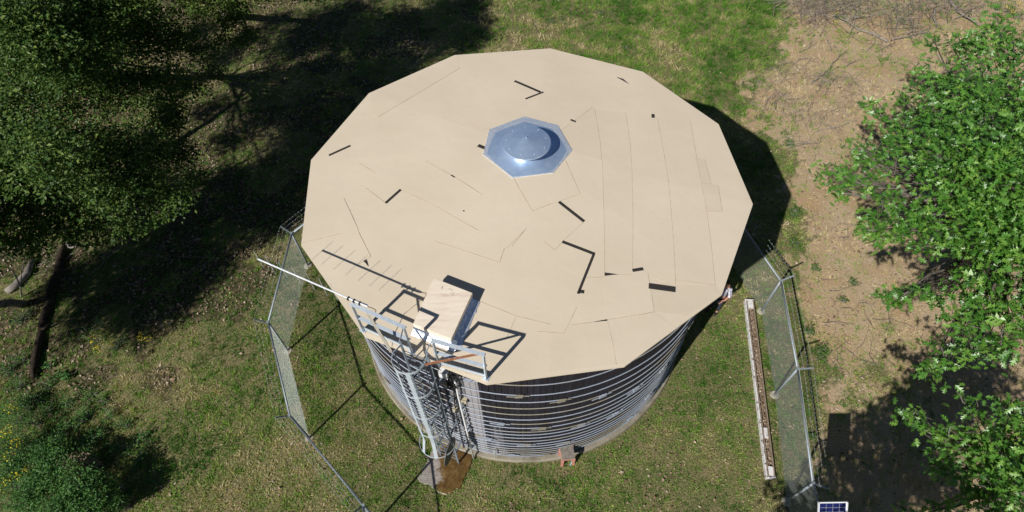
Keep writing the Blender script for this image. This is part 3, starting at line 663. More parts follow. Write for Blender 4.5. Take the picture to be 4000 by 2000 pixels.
# valve cover: a little plywood table on salmon legs against the footing
vcov = thing('valve_cover', 'small plywood shelter on salmon painted legs beside the tank footing', 'valve cover', U(2215, 1790))
zt_ = .62; cs = [U(2186, 1750, zt_+.06), U(2238, 1737, zt_+.06), U(2246, 1791, zt_-.04), U(2197, 1797, zt_-.04)]
mb = MB(); loft(mb, [[q-[0, 0, .022] for q in cs], cs]); part('top', mb, M['grayply'], vcov)
cm = np.mean(cs, 0)
for i, q in enumerate(cs):
    f = cm+(q-cm)*.9; mb = MB(); mb.beam([f[0], f[1], -.02], [f[0], f[1], q[2]-.024], .075, .075, (1, 0, 0)); part('leg', mb, M['salmon'], vcov)
mb = MB(); mb.beam(cs[0]*.98+cm*.02-[0, 0, .06], cs[3]*.98+cm*.02-[0, 0, .06], .035, .09); part('side_board', mb, M['salmon'], vcov)
mb = MB(); mb.beam(cs[3]*.97+cm*.03-[0, 0, .05], cs[2]*.97+cm*.03-[0, 0, .05], .03, .07); part('side_board', mb, M['salmon'], vcov)
mb = MB(); q0 = U(2240, 1790, .25); mb.tube([q0, U(2236, 1800, .2), U(2229, 1815, .06), U(2227, 1818, .03)], .028, 8); part('drain_pipe', mb, M['pipe'], vcov, True)

# long wooden trough
tr = thing('wooden_trough', 'long narrow wooden trough with flaking white paint lying on the lawn', 'trough', U(2960, 1520))
a0, a1, b0_, b1_ = U(2905, 1182), U(2939, 1183), U(2987, 1868), U(3022, 1868)
def tbeam(nm, p, q, w, h, mat, z=0): m = MB(); m.beam(np.array(p)+[0, 0, z], np.array(q)+[0, 0, z], w, h); return part(nm, m, mat, tr)
tbeam('base_board', (a0+a1)/2, (b0_+b1_)/2, .24, .03, M['wood'], .03)
dv = (b0_-a0)/np.linalg.norm(b0_-a0); nv = np.array([dv[1], -dv[0], 0]); nv *= np.sign(nv@(a1-a0))
tbeam('side_board', a0+nv*.012, b0_+nv*.012, .04, .17, M['wornwhite'], .075); tbeam('side_board', a1-nv*.02, b1_-nv*.02, .035, .15, M['wood'], .075)
tbeam('side_board_lining', a0+nv*.066, b0_+nv*.066, .03, .15, M['wood'], .075)
for p, q, sgn in ((a0, a1, 1), (b0_, b1_, -1)):
    m = MB(); m.beam(p+dv*sgn*-.022+[0, 0, .085], q+dv*sgn*-.022+[0, 0, .085], .04, .16); part('end_board', m, M['wornwhite'], tr)
    m = MB(); m.box((p+q)/2+dv*sgn*.17+nv*.02+[0, 0, .13], (.3, .19, .02), dv, nv); part('end_cover', m, M['wornwhite'], tr)
m = MB(); qq = (a0*.22+b0_*.78+a1*.22+b1_*.78)/2+nv*.02; m.box(qq+[0, 0, .11], (.34, .12, .02), dv, nv); part('end_cover', m, M['wornwhite'], tr)

# ------------------------------------------------------------------ fence
fence = thing('chain_link_fence', 'galvanised chain link fence with barbed wire arms around the tank yard', 'fence', (TC[0], TC[1]-6, 0))
HF = 1.84
lp = [U(1204, 1038)[:2], U(1125, 1370)[:2], U(1209, 1712)[:2]]; rp = [U(2973, 1216)[:2], U(3026, 1542)[:2], U(3071, 1959)[:2]]
l4 = U(1690, 1795)[:2]-SH*HF
r0_ = U(2890, 880)[:2]*1.0; top_r = np.array([7.35, 14.1]); 
posts = [l4+[.55, -3.1], l4] + lp[::-1] + [np.array([-5.9, 15.0]), np.array([-3.6, 17.2]), np.array([-.2, 18.1]), np.array([3.2, 17.8]), np.array([6.0, 16.2]), np.array([7.75, 13.6])] + rp + [rp[2]+[-.05, -3.0]]
cen = np.array([.6, 10.5])
def out(p): v = p-cen; return v/np.linalg.norm(v)
p3 = lambda q, z: np.array([q[0], q[1], z])
for q in posts:
    mb = MB(); mb.tube([p3(q, -.05), p3(q, HF+.02)], .036, 8); po = part('post', mb, M['pipe'], fence, True)
    o2 = out(q); mb = MB(); mb.beam(p3(q, HF), p3(q+o2*.33, HF+.28), .045, .022); part('barb_arm', mb, M['pipe'], po)
    mb = MB(); mb.tube([p3(q, HF-.02), p3(q, HF+.06)], .044, 8); part('post_cap', mb, M['pipe'], po)
    mb = MB(); mb.tube([p3(q, -.03), p3(q, .035)], [.17, .13], 10); part('footing', mb, M['concrete'], po)
for a, b in zip(posts[:-1], posts[1:]):
    mb = MB(); mb.tube([p3(a, HF), p3(b, HF)], .029, 8); part('top_rail', mb, M['pipe'], fence, True)
    Lb = np.linalg.norm(b-a); u = (b-a)/Lb; o2 = (out(a)+out(b))/2; mb = MB(); pit = .062; hh = HF-.03
    Vm, Fm = [], []; nv_ = np.array([-u[1], u[0]])
    for sg in (1, -1):
        x0 = -hh if sg > 0 else 0
        for x in np.arange(x0, Lb+(0 if sg > 0 else hh), pit):
            t0, t1 = 0.0, hh; xa, xb = x, x+sg*hh
            if sg > 0:
                if xa < 0: t0 = -xa
                if xb > Lb: t1 = hh-(xb-Lb)
            else:
                if xa > Lb: t0 = xa-Lb
                if xb < 0: t1 = hh+xb
            if t1-t0 < .03: continue
            pa = p3(a+u*(xa+sg*t0), .03+t0); pb = p3(a+u*(xa+sg*t1), .03+t1)
            r = .0019; o_ = p3(nv_, 0)*r; s_ = np.array([-u[0]*sg, -u[1]*sg, 1])/math.sqrt(2)*r
            k = len(Vm); Vm += [pa+o_, pa-o_*.5+s_*.87, pa-o_*.5-s_*.87, pb+o_, pb-o_*.5+s_*.87, pb-o_*.5-s_*.87]
            Fm += [(k, k+1, k+4, k+3), (k+1, k+2, k+5, k+4), (k+2, k, k+3, k+5)]
    # knuckles standing over the rail
    mb.add(Vm, Fm); msh = part('mesh_panel', mb, M['wire'], fence); msh['kind'] = 'stuff'
    zg_ = MB(); npt = int(Lb/.03); xs = np.linspace(0, Lb, npt); P = np.array([p3(a+u*x+nv_*0.03, HF+.015+.028*(i % 2)) for i, x in enumerate(xs)]); zg_.tube(P, .003, 3, cap=False); part('top_knuckles', zg_, M['wire'], fence)
    for f in (.4, .7, 1.0):
        pa, pb = p3(a+out(a)*.33*f, HF+.28*f+.01), p3(b+out(b)*.33*f, HF+.28*f+.01)
        mb = MB(); mid = (pa+pb)/2-[0, 0, .02]; mb.tube([pa, mid, pb], .0021, 4)
        for x in np.arange(.1, 1, .13/max(Lb, .1)*1.0): q = pa*(1-x)+pb*x; mb.tube([q-[.018, .01, .018], q+[.018, .01, .018]], .0018, 3)
        part('barbed_wire', mb, M['wire'], fence)

# ------------------------------------------------------------------ solar panel on its pole
zt2 = 3.72; pa, pb = U(3197, 1961, zt2), U(3312, 1959, zt2); w = pb-pa; wl = np.linalg.norm(w); wu = w/wl
dn = np.array([-wu[1], wu[0], 0])*-1; tl = math.radians(38); dd = dn*math.cos(tl)-np.array([0, 0, math.sin(tl)])
pn = np.cross(wu, dd); pn *= np.sign(pn[2]); plen = 1.02
pole_xy = (pa+pb)/2+dd*plen/2
sp = thing('solar_panel', 'blue solar panel with white frame on a pole beside the fence', 'solar panel', (pole_xy[0], pole_xy[1], 0))
mb = MB(); cen_ = pole_xy; mb.box(cen_-pn*.02, (wl, plen, .024), wu, dd, pn); part('backing', mb, M['white'], sp)
for i in range(4):
    for j in range(9):
        cw = (wl-.07)/4; ch = (plen-.07)/9; q = pa+wu*(.035+cw*(i+.5))+dd*(.035+ch*(j+.5)); mb = MB(); mb.box(q-pn*.005, (cw-.006, ch-.006, .006), wu, dd, pn); part('cell', mb, M['navy'], sp)
for q, s_, e in ((pa+wu*.012, dd, plen), (pb-wu*.012, dd, plen), (pa+dd*.012, wu, wl), (pa+dd*(plen-.012), wu, wl)):
    mb = MB(); mb.beam(q+(0 if s_ is wu else 0)*s_, q+s_*e, .024, .034, pn); part('frame_bar', mb, M['alu'], sp)
mb = MB(); mb.tube([(pole_xy[0], pole_xy[1], -.1), (pole_xy[0], pole_xy[1], pole_xy[2]-.03)], .04, 10); part('pole', mb, M['pipe'], sp)
mb = MB(); mb.box(cen_-pn*.06, (.1, .5, .05), wu, dd, pn); part('bracket', mb, M['steel'], sp)

# ------------------------------------------------------------------ the person in the tank's shadow
PB = np.array([7.02, 10.80]); per_o = thing('person', 'person in plaid shirt holding a tablet controller in the tank shadow', 'person', (PB[0], PB[1], 0))
fd = -np.array([PB[0], PB[1]-2]); fd = fd/np.linalg.norm(fd)          # facing the drone
fx = np.array([fd[0], fd[1], 0]); lx = np.array([-fd[1], fd[0], 0]); lx = -lx if lx[0] < 0 else lx   # lx: the person's left (image right)
def B(f, l, z): return fx*f+lx*l+np.array([0, 0, z])
def skinmesh(name, verts, edges, mat, sub=2, root=0):
    me = bpy.data.meshes.new(name); me.from_pydata([tuple(v[0]) for v in verts], edges, []); me.update()
    o = obj(name, me, mat, per_o); md = o.modifiers.new('skin', 'SKIN'); md.use_smooth_shade = True
    for i, v in enumerate(verts):
        r = v[1]; me.skin_vertices[0].data[i].radius = (r, r) if not isinstance(r, tuple) else r
        me.skin_vertices[0].data[i].use_root = (i == root)
    s = o.modifiers.new('sub', 'SUBSURF'); s.levels = s.render_levels = sub; return o
HANDL, HANDR = B(.36, .13, 1.10), B(.36, -.13, 1.10)
bv = [(B(0, 0, .95), (.15, .11)), (B(0, 0, 1.12), (.135, .10)), (B(.0, 0, 1.32), (.16, .11)), (B(.0, 0, 1.45), (.09, .08)), (B(.03, 0, 1.52), .055), (B(.05, 0, 1.60), .075), (B(.06, 0, 1.70), .085), (B(.05, 0, 1.76), .06)]
be = [(i, i+1) for i in range(7)]
for sg, hd in ((1, HANDL), (-1, HANDR)):
    k = len(bv); bv += [(B(0, .17*sg, 1.42), .062), (B(.02, .25*sg, 1.14), .046), (B(.22, .2*sg, 1.08), .036), (hd-fx*.05, .026), (hd, (.018, .038)), (hd+fx*.05, (.014, .034))]
    be += [(3, k), (k, k+1), (k+1, k+2), (k+2, k+3), (k+3, k+4), (k+4, k+5)]
    k = len(bv); bv += [(B(0, .1*sg, .88), .085), (B(.02, .11*sg, .5), .058), (B(-.01, .12*sg, .1), .042), (B(.1, .13*sg, .05), .04), (B(.2, .14*sg, .035), .03)]
    be += [(0, k), (k, k+1), (k+1, k+2), (k+2, k+3), (k+3, k+4)]
skinmesh('body', bv, be, M['skin'])
for sg, hd in ((1, HANDL), (-1, HANDR)):
    for j, (dz, ln) in enumerate(((.03, .065), (.01, .075), (-.01, .07), (-.03, .055))):
        q = hd+fx*.06+[0, 0, dz]; skinmesh('finger', [(q, .0095), (q+fx*ln*.5-lx*sg*.015, .009), (q+fx*ln*.6-lx*sg*.045, .008)], [(0, 1), (1, 2)], M['skin'], 1)
    q = hd+fx*.01+[0, 0, .03]; skinmesh('thumb', [(q, .011), (q+fx*.03-lx*sg*.03+[0, 0, .03], .01), (q+fx*.06-lx*sg*.05+[0, 0, .03], .008)], [(0, 1), (1, 2)], M['skin'], 1)
sv = [(B(0, 0, .86), (.18, .14)), (B(0, 0, 1.12), (.165, .13)), (B(0, 0, 1.32), (.185, .135)), (B(0, 0, 1.44), (.12, .1)), (B(.01, 0, 1.49), .075)]
se = [(0, 1), (1, 2), (2, 3), (3, 4)]
for sg in (1, -1):
    k = len(sv); sv += [(B(0, .18*sg, 1.42), .082), (B(.02, .26*sg, 1.14), .068), (B(.09, .245*sg, 1.12), .058)]; se += [(3, k), (k, k+1), (k+1, k+2)]
skinmesh('shirt', sv, se, M['plaid'])
tv = [(B(0, 0, .93), (.16, .125))]; te = []
for sg in (1, -1):
    k = len(tv); tv += [(B(0, .1*sg, .86), .1), (B(.02, .11*sg, .5), .078), (B(0, .12*sg, .09), .06)]; te += [(0, k), (k, k+1), (k+1, k+2)]
skinmesh('trousers', tv, te, M['denim'])
for sg in (1, -1): skinmesh('shoe', [(B(-.04, .12*sg, .05), .052), (B(.1, .13*sg, .05), .055), (B(.22, .14*sg, .04), .04)], [(0, 1), (1, 2)], M['black'], 1)
skinmesh('hair', [(B(.01, 0, 1.66), .09), (B(.03, 0, 1.74), .096), (B(.04, 0, 1.79), .06)], [(0, 1), (1, 2)], M['hair'])
for sg in (1, -1):
    mb = MB(); q = np.array([PB[0], PB[1], 0]); mb.tube([q+B(.135, .034*sg, 1.655), q+B(.147, .034*sg, 1.655)], .012, 8); part('eye', mb, M['white'], per_o)
    mb = MB(); mb.tube([q+B(.05, .085*sg, 1.62), q+B(.05, .097*sg, 1.66)], .018, 6); part('ear', mb, M['skin'], per_o)
mb = MB(); q = np.array([PB[0], PB[1], 0]); mb.tube([q+B(.135, 0, 1.66), q+B(.165, 0, 1.62)], [.008, .014], 6); part('nose', mb, M['skin'], per_o)
mb = MB(); mb.tube([q+B(.133, -.025, 1.585), q+B(.14, 0, 1.583), q+B(.133, .025, 1.585)], .006, 5); part('mouth', mb, M['salmon'], per_o)
ctl = thing('drone_controller', 'dark drone controller with tablet held in both hands', 'controller', q+B(.42, 0, 1.1))
m_ = q+B(.42, 0, 1.12); mb = MB(); zz = np.array([0, 0, 1.0]); tz = fx*-.5+zz*.866; ty = fx*.866+zz*.5
mb.box(m_, (.22, .13, .045), lx, ty, tz); part('body', mb, M['black'], ctl)
mb = MB(); mb.box(m_+ty*.13+tz*.06, (.24, .17, .01), lx, ty, tz); tb = part('tablet', mb, M['black'], ctl)
mb = MB(); mb.box(m_+ty*.13+tz*.0665, (.215, .145, .003), lx, ty, tz); part('screen', mb, M['glass'], tb)
for sg in (1, -1):
    mb = MB(); mb.tube([m_+lx*.07*sg+tz*.02, m_+lx*.07*sg+tz*.05], .008, 6); part('stick', mb, M['pipe'], ctl)

# ------------------------------------------------------------------ trees and shrubs
OAK = []
for (a, b, tx, ty) in ((.02, .34, .33, .27), (.28, .64, .66, .36), (.58, .86, .9, .24)):
    for sg in (1, -1): OAK.append([(a, 0, 0), (tx, ty*sg, .05), (b, 0, 0)] if sg < 0 else [(a, 0, 0), (b, 0, 0), (tx, ty*sg, .05)])
OAK.append([(.76, -.09, .0), (1.08, 0, -.04), (.76, .09, .0)])
OAK = np.array(OAK, float); OAK[..., 2] -= .16*OAK[..., 0]**2           # (7, 3, 3)
RH = np.array([[(0, 0, 0), (.5, -.26, .06), (1, 0, -.06)], [(0, 0, 0), (1, 0, -.06), (.5, .26, .06)]], float)
def leaf_frames(n, base_dir, tilt, rg):
    """random leaf axes: X along the leaf, Z its normal (mostly up)"""
    Z = np.stack([rg.normal(0, tilt, n), rg.normal(0, tilt, n), np.ones(n)], -1); Z /= np.linalg.norm(Z, axis=1)[:, None]
    Xd = base_dir-(base_dir*Z).sum(1)[:, None]*Z; Xd /= np.linalg.norm(Xd, axis=1)[:, None]+1e-9
    return Xd, np.cross(Z, Xd), Z
def sprays(clusters, per_m3, k, spread, rg):
    """leaf attachment points grouped in sprays; clusters: (x, y, z, r). Biased to the shell of each cluster."""
    C, D = [], []
    for (x, y, z, r) in clusters:
        n = max(6, int(per_m3*r**2.4)); d = rg.normal(size=(n, 3)); d /= np.linalg.norm(d, axis=1)[:, None]
        rad = r*(rg.random(n)**.42)*(1+.18*rg.normal(size=n)); p = d*rad[:, None]*[1, 1, .72]
        C.append(p+[x, y, z]); D.append(d)
    C = np.concatenate(C); n = len(C)
    P = np.repeat(C, k, 0)+rg.normal(0, spread, (n*k, 3))*[1, 1, .55]
    a = (np.tile(np.arange(k)*2.4, n)+np.repeat(rg.random(n)*6.28, k)); D = np.stack([np.cos(a), np.sin(a), rg.normal(-.1, .25, n*k)], -1)
    return C, P, D
def build_leaves(P, D, size, tmpl, tilt, rg, tone_c=None):
    n = len(P); Xd, Yd, Zd = leaf_frames(n, D/np.linalg.norm(D, axis=1)[:, None], tilt, rg)
    s = size*np.exp(rg.normal(0, .22, n)); T = tmpl.reshape(-1, 3)
    V = P[:, None]+s[:, None, None]*(T[None, :, 0, None]*Xd[:, None]+T[None, :, 1, None]*Yd[:, None]+T[None, :, 2, None]*Zd[:, None])
    return V, s, (Xd, Yd, Zd)
def leaf_obj(name, V, mat, tone, parent, org):
    n, m = V.shape[:2]; me = nmesh(name, V.reshape(-1, 3)-org, [np.arange(n*m).reshape(-1, 3)])
    attr(me, 'tone', np.repeat(tone, m)); return obj(name, me, mat, parent)
def tree(name, label, cat, base, clusters, fork, tr_r, tmpl, size, per_m3, k, spread, tilt, mat, group=None, bigleaf=0, seed=1, twigs=12, tone_mu=.5, bark='bark'):
    rg = np.random.default_rng(seed); base = np.array(base, float); t = thing(name, label, cat, base, group)
    fork = np.array(fork, float); mb = MB()
    bend = rg.normal(0, .12, (4, 3)); bend[:, 2] = 0; ts = np.linspace(0, 1, 6)[:, None]; tp = base*(1-ts)+fork*ts; tp[1:5] += bend; tp[0, 2] -= .15
    mb.tube(tp, np.linspace(tr_r*1.25, tr_r*.7, 6), 9)
    part('trunk', mb, M[bark], t, True)
    C, P, D = sprays(clusters, per_m3, k, spread, rg)
    mb = MB(); cl = np.array(clusters)
    for (x, y, z, r) in clusters:
        e = np.array([x, y, z]); m = (fork+e)/2+rg.normal(0, .18, 3)*[1, 1, .5]-[0, 0, .15*np.linalg.norm(e-fork)*.3]
        q = np.linspace(0, 1, 7)[:, None]; pt = fork*(1-q)**2+2*m*q*(1-q)+e*q*q; pt[1:-1] += rg.normal(0, .05, (5, 3))
        mb.tube(pt, np.linspace(tr_r*.36, .014, 7), 6)
        idx = np.where(np.linalg.norm(C-e, axis=1) < r*1.3)[0]
        for i in rg.permutation(idx)[:twigs]:
            s0 = e*(1-.5*rg.random())+pt[4]*0 if False else pt[rg.integers(3, 7)]
            mm = (s0+C[i])/2+rg.normal(0, .06, 3); mb.tube([s0, mm, C[i]], [.016, .011, .005], 4, cap=False)
    part('limbs', mb, M[bark], t, True)
    V, s, fr = build_leaves(P, D, size, tmpl, tilt, rg)
    sprayt = np.repeat(rg.random(len(C)), k); tone = np.clip(tone_mu-.5+.5*sprayt+.5*rg.random(len(P))+rg.normal(0, .1, len(P)), 0, 1)
    big = np.zeros(len(P), bool)
    if bigleaf:
        px, dep = PX(P); inf = (px[:, 0] > 5) & (px[:, 0] < 3995) & (px[:, 1] > 5) & (px[:, 1] < 1995) & (P[:, 2] > cl[:, 2].min())
        sc_ = np.where(inf, s/dep*(1+.15*(P[:, 2])), 0); big[np.argsort(-sc_)[:bigleaf]] = True; big &= inf
        T = tmpl.reshape(-1, 3); variants = []
        for q in range(3):
            me = nmesh('leaf', T, [np.arange(len(T)).reshape(-1, 3)]); attr(me, 'tone', np.full(len(T), (.3, .55, .85)[q])); me.materials.append(mat); variants.append(me)
        for i in np.where(big)[0]:
            o = obj('leaf', variants[int(tone[i]*2.999)], None, t); X_, Y_, Z_ = fr[0][i]*s[i], fr[1][i]*s[i], fr[2][i]*s[i]; q = P[i]-base
            o.matrix_local = Matrix(((X_[0], Y_[0], Z_[0], q[0]), (X_[1], Y_[1], Z_[1], q[1]), (X_[2], Y_[2], Z_[2], q[2]), (0, 0, 0, 1)))
    cr_ = leaf_obj('crown', V[~big], mat, tone[~big], t, base); cr_['kind'] = 'stuff'
    return t
def cl_px(lst): return [(*U(px, py, z)[:2], z, r) for px, py, z, r in lst]

oak1 = cl_px([(a, b, z, r*.95) for a, b, z, r in [(3300, 690, 5.5, .55), (3400, 640, 5.7, .6), (3480, 540, 6.0, .7), (3440, 450, 5.9, .5), (3450, 800, 5.6, .55), (3560, 860, 5.6, .6), (3430, 870, 5.4, .35), (3600, 430, 6.2, .8), (3620, 600, 6.4, .9), (3700, 330, 6.2, .85), (3720, 520, 6.9, 1.1), (3720, 720, 6.6, 1.0), (3660, 900, 5.8, .6),
              (3820, 200, 6.2, .9), (3860, 380, 6.9, 1.1), (3880, 600, 7.3, 1.2), (3850, 800, 6.8, 1.1), (3790, 930, 6.2, .7), (3960, 160, 6.2, .9), (3990, 420, 7., 1.2), (4000, 900, 6.8, 1.1), (3900, 90, 5.6, .6), (3740, 170, 5.6, .5), (3930, 1010, 6.4, .8),
              (3540, 1145, 5.6, .28), (3620, 1150, 5.7, .36), (3720, 1150, 6.0, .45), (3800, 1080, 6.1, .5), (3860, 1180, 6.3, .65), (3780, 1270, 6.0, .45), (3690, 1400, 5.5, .38), (3800, 1370, 5.8, .4), (3910, 1350, 6.2, .55), (3985, 1230, 6.5, .7),
              (3235, 672, 5.4, .26), (3262, 748, 5.4, .24), (3345, 575, 5.8, .3), (3400, 415, 5.8, .26), (3370, 900, 5.3, .2), (3420, 930, 5.3, .22), (3500, 925, 5.4, .25), (3610, 965, 5.6, .25), (3520, 380, 6.0, .3), (3600, 275, 6.0, .3), (3650, 160, 5.6, .3), (3480, 1165, 5.5, .16), (3640, 1440, 5.4, .2), (4180, 250, 6.8, 1.6), (4220, 620, 7.6, 1.8), (4200, 1000, 7.0, 1.6), (4260, 1230, 6.6, 1.2), (4400, 450, 7.5, 2.0), (4400, 900, 7.4, 2.0)]])
tree('oak_tree', 'large glossy leaved oak overhanging the tan bare soil', 'tree', (15.4, 11.6, 0), oak1, (14.6, 10.8, 4.6), .26, OAK, .172, 66, 8, .15, .5, M['oak'], 'oaks on the right of the fence', 300, 11)
oak2 = cl_px([(3560, 1630, 4.0, .2), (3610, 1680, 4.1, .28), (3690, 1730, 4.2, .36), (3670, 1830, 4.2, .3), (3770, 1690, 4.4, .42), (3780, 1830, 4.4, .5), (3760, 1930, 4.3, .35), (3880, 1760, 4.7, .6), (3930, 1620, 4.8, .4), (3990, 1680, 4.9, .6), (3880, 1910, 4.7, .6), (3990, 1850, 5.0, .7), (3640, 1985, 3.6, .28), (3560, 2020, 3.4, .3), (3760, 1570, 4.6, .28), (4150, 1750, 5.2, 1.1), (4150, 2000, 5.3, 1.2), (4000, 2080, 5.0, .8)])
tree('oak_tree', 'smaller lower oak with sparse branch tips over deep shade', 'tree', (13.6, 3.9, 0), oak2, (12.6, 3.9, 3.3), .17, OAK, .17, 74, 8, .14, .45, M['oak'], 'oaks on the right of the fence', 300, 12)
# tree below the frame: the photo shows only the shade it throws across the fence
z6 = 6.0; shp = [(3110, 1985), (3200, 1930), (3300, 1800), (3420, 1680), (3500, 1640), (3560, 1570), (3640, 1560), (3420, 1830), (3560, 1760), (3330, 1960), (3500, 1930), (3650, 1700), (3680, 1880), (3200, 2080), (3400, 2080), (3700, 1620), (3600, 1860)]
oak3 = []
for px, py in shp: g = U(px, py)[:2]-SH*z6; oak3.append((g[0], g[1], z6, .75))
tree('oak_tree', 'oak standing beyond the solar panel that shades the fence corner', 'tree', (7.4, -1.6, 0), oak3, (6.6, -.9, 4.2), .22, OAK, .2, 85, 9, .17, .35, M['oak'], 'oaks on the right of the fence', 0, 13)

G = 'small leaved evergreens in the shade left of the tank'
ta = cl_px([(80, 700, 5.6, 1.2), (260, 600, 6.0, 1.2), (450, 560, 5.7, 1.0), (590, 560, 5.2, .7), (400, 740, 5.2, 1.0), (560, 720, 4.8, .8), (680, 760, 4.4, .6), (190, 860, 4.8, .95), (340, 900, 4.2, .7), (500, 880, 4.2, .55), (60, 520, 6.4, 1.3), (-120, 800, 5.5, 1.5), (80, 960, 4.2, .6), (620, 830, 4.2, .4), (560, 650, 3.2, .8), (700, 600, 3.0, .7), (640, 480, 3.6, .8), (760, 690, 2.8, .5), (150, 600, 7.4, 1.2), (-300, 600, 7.2, 1.9), (-250, 950, 6.0, 1.5)])
tree('evergreen_tree', 'dark small leaved evergreen beside the dead log', 'tree', (*U(-60, 800)[:2]*.98, 0), ta, (*U(200, 720, 3.4)[:2], 3.4), .17, RH, .105, 210, 13, .13, .5, M['live'], G, 0, 21)
tb_ = cl_px([(100, 130, 6.8, 1.5), (330, 110, 6.6, 1.4), (560, 120, 6.2, 1.2), (230, 330, 6.5, 1.3), (450, 330, 6.0, 1.1), (620, 300, 5.5, .8), (690, 150, 5.4, .7), (-120, 300, 6.8, 1.7), (60, -120, 7.2, 1.7), (400, -120, 7.0, 1.6), (286, 48, 8.0, 1.3), (480, -40, 8.0, 1.3), (100, 200, 8.4, 1.2), (0, 0, 9.0, 1.5), (720, 330, 3.3, .8), (780, 180, 3.8, .8), (830, 290, 2.6, .6), (660, 420, 3.6, .7), (300, 200, 7.6, 1.2)])
shade_l = [(g[0], g[1], 7.6, .8) for g in (U(*q)[:2]-SH*7.6 for q in ((780, 120), (880, 220), (960, 150), (1080, 80), (1180, 170), (1350, 60), (820, 430), (900, 540), (880, 690), (1040, 300), (1180, 270), (960, 800), (1080, 780), (1020, 400)))]  # leaf clusters added up-sun of the ground spots they are to shade
_c = np.mean(np.array(shade_l)[:, :2], 0)
tree('evergreen_tree', 'added evergreen with leaf clusters placed to shade the slope', 'tree', (_c[0], _c[1], 0), shade_l, (_c[0], _c[1], 6.6), .16, RH, .11, 210, 13, .13, .5, M['live'], G, 0, 25)
tree('evergreen_tree', 'broad olive green evergreen behind the leaning trunk', 'tree', (*U(80, 330)[:2], 0), tb_, (*U(250, 200, 4.2)[:2], 4.2), .2, RH, .105, 200, 13, .13, .5, M['live'], G, 0, 22)
tc_ = cl_px([(900, 50, 5.3, .8), (960, 140, 4.9, .5), (780, 0, 5.6, .9), (860, 160, 4.8, .4), (1000, -120, 6.4, 1.2), (820, -200, 7.2, 1.5), (1130, -130, 6.2, 1.1), (960, -330, 7.8, 1.7), (1180, -40, 5.6, .5), (700, -120, 6.5, 1.2), (740, -240, 8, 1.6), (500, -250, 8, 1.6), (200, -280, 8, 1.8), (930, -120, 7.5, 1.3), (1230, -110, 6.3, 1.2), (1050, -220, 7, 1.3)])
tree('evergreen_tree', 'sparse yellow green evergreen at the edge of the shaded slope', 'tree', (*U(880, 60)[:2], 0), tc_, (*U(900, -30, 4.0)[:2], 4.0), .17, RH, .105, 200, 13, .13, .5, M['live'], G, 0, 23, tone_mu=.62)
td_ = [(-15.9, 8.6, 5.2, 1.3), (-16.8, 7.0, 5.6, 1.3), (-17.6, 9.8, 6.2, 1.5), (-18.6, 8, 6.8, 1.6), (-16.4, 10.4, 5.0, 1.0), (-19.5, 10, 6.5, 1.5), (-17.6, 5.6, 6.2, 1.4)]
for px, py in ((330, 1080), (430, 1170), (330, 1230), (260, 1110), (520, 1080), (560, 1190), (700, 1110), (450, 1010), (650, 1000), (820, 1060)): g = U(px, py)[:2]-SH*6.4; td_.append((g[0], g[1], 6.4, .95))
tree('evergreen_tree', 'evergreen with a bare grey leaning trunk by the leaf litter', 'tree', (*U(100, 1182)[:2], 0), td_, (-17.0, 9.2, 3.6), .12, RH, .11, 210, 13, .13, .5, M['live'], G, 0, 24)

def shrub(label, cl, size, per, mat, seed, tmpl=RH, flowers=None, name='shrub', cat='shrub', group=None, k=9, tilt=.5, spread=.06):
    rg = np.random.default_rng(seed); cl = cl_px(cl); b = np.mean([c[:2] for c in cl], 0); b = np.array([b[0], b[1], 0]); t = thing(name, label, cat, b, group)
    C, P, D = sprays(cl, per, k, spread, rg); P[:, 2] = np.maximum(P[:, 2], .02); C[:, 2] = np.maximum(C[:, 2], .04); V, s, fr = build_leaves(P, D, size, tmpl, tilt, rg)
    tone = np.clip(.5*np.repeat(rg.random(len(C)), k)+.5*rg.random(len(P))+rg.normal(0, .1, len(P)), 0, 1)
    cr_ = leaf_obj('foliage', V, mat, tone, t, b); cr_['kind'] = 'stuff'
    mb = MB()
    for (x, y, z, r) in cl:
        sel = rg.permutation(np.where(np.linalg.norm(C-[x, y, z], axis=1) < r*1.4)[0])[:14]
        for i in sel: mb.tube([np.array([x+rg.normal()*.08, y+rg.normal()*.08, -.03]), (np.array([x, y, 0])+C[i])/2+rg.normal(0, .04, 3), C[i]], [.012, .008, .004], 4, cap=False)
    st_ = part('stems', mb, M['deadwood'], t); st_['kind'] = 'stuff'
    if flowers:
        f, n = flowers; fc = cl_px(f); C2, P2, D2 = sprays(fc, n, 6, .07, rg); P2[:, 2] = np.maximum(P2[:, 2], .05); V2, _, _ = build_leaves(P2, D2, .032, RH*[1, 1.6, 1], .6, rg)
        fo = leaf_obj('flowers', V2, M['yellow'], rg.random(len(P2)), t, b); fo['kind'] = 'stuff'
    return t
shrub('dense dark green shrub with its own shadow on the lawn', [(230, 1860, .95, .55), (350, 1900, 1.0, .5), (120, 1950, 1.0, .6), (330, 1990, 1.1, .55), (420, 1960, .9, .35), (220, 1760, .7, .4), (60, 1830, .8, .5), (220, 2020, 1.2, .6), (330, 1780, .6, .3), (150, 1780, .7, .45), (430, 1880, .6, .3), (470, 1960, .5, .25), (280, 1930, 1.1, .5), (150, 1870, 1.0, .5)], .06, 900, M['shrub'], 31, k=11)
shrub('green broom bush full of yellow flowers', [(20, 1620, .6, .5), (60, 1700, .7, .5), (-20, 1780, .8, .6), (120, 1640, .4, .35), (20, 1880, .8, .5), (90, 1580, .3, .3), (110, 1730, .5, .4), (40, 1780, .7, .5)], .045, 700, M['shrub'], 32, flowers=([(40, 1600, 1.0, .22), (20, 1680, 1.15, .35), (50, 1740, 1.2, .18), (-5, 1790, 1.3, .4), (60, 1850, 1.1, .18), (20, 1880, 1.2, .15), (100, 1830, .9, .1)], 80))
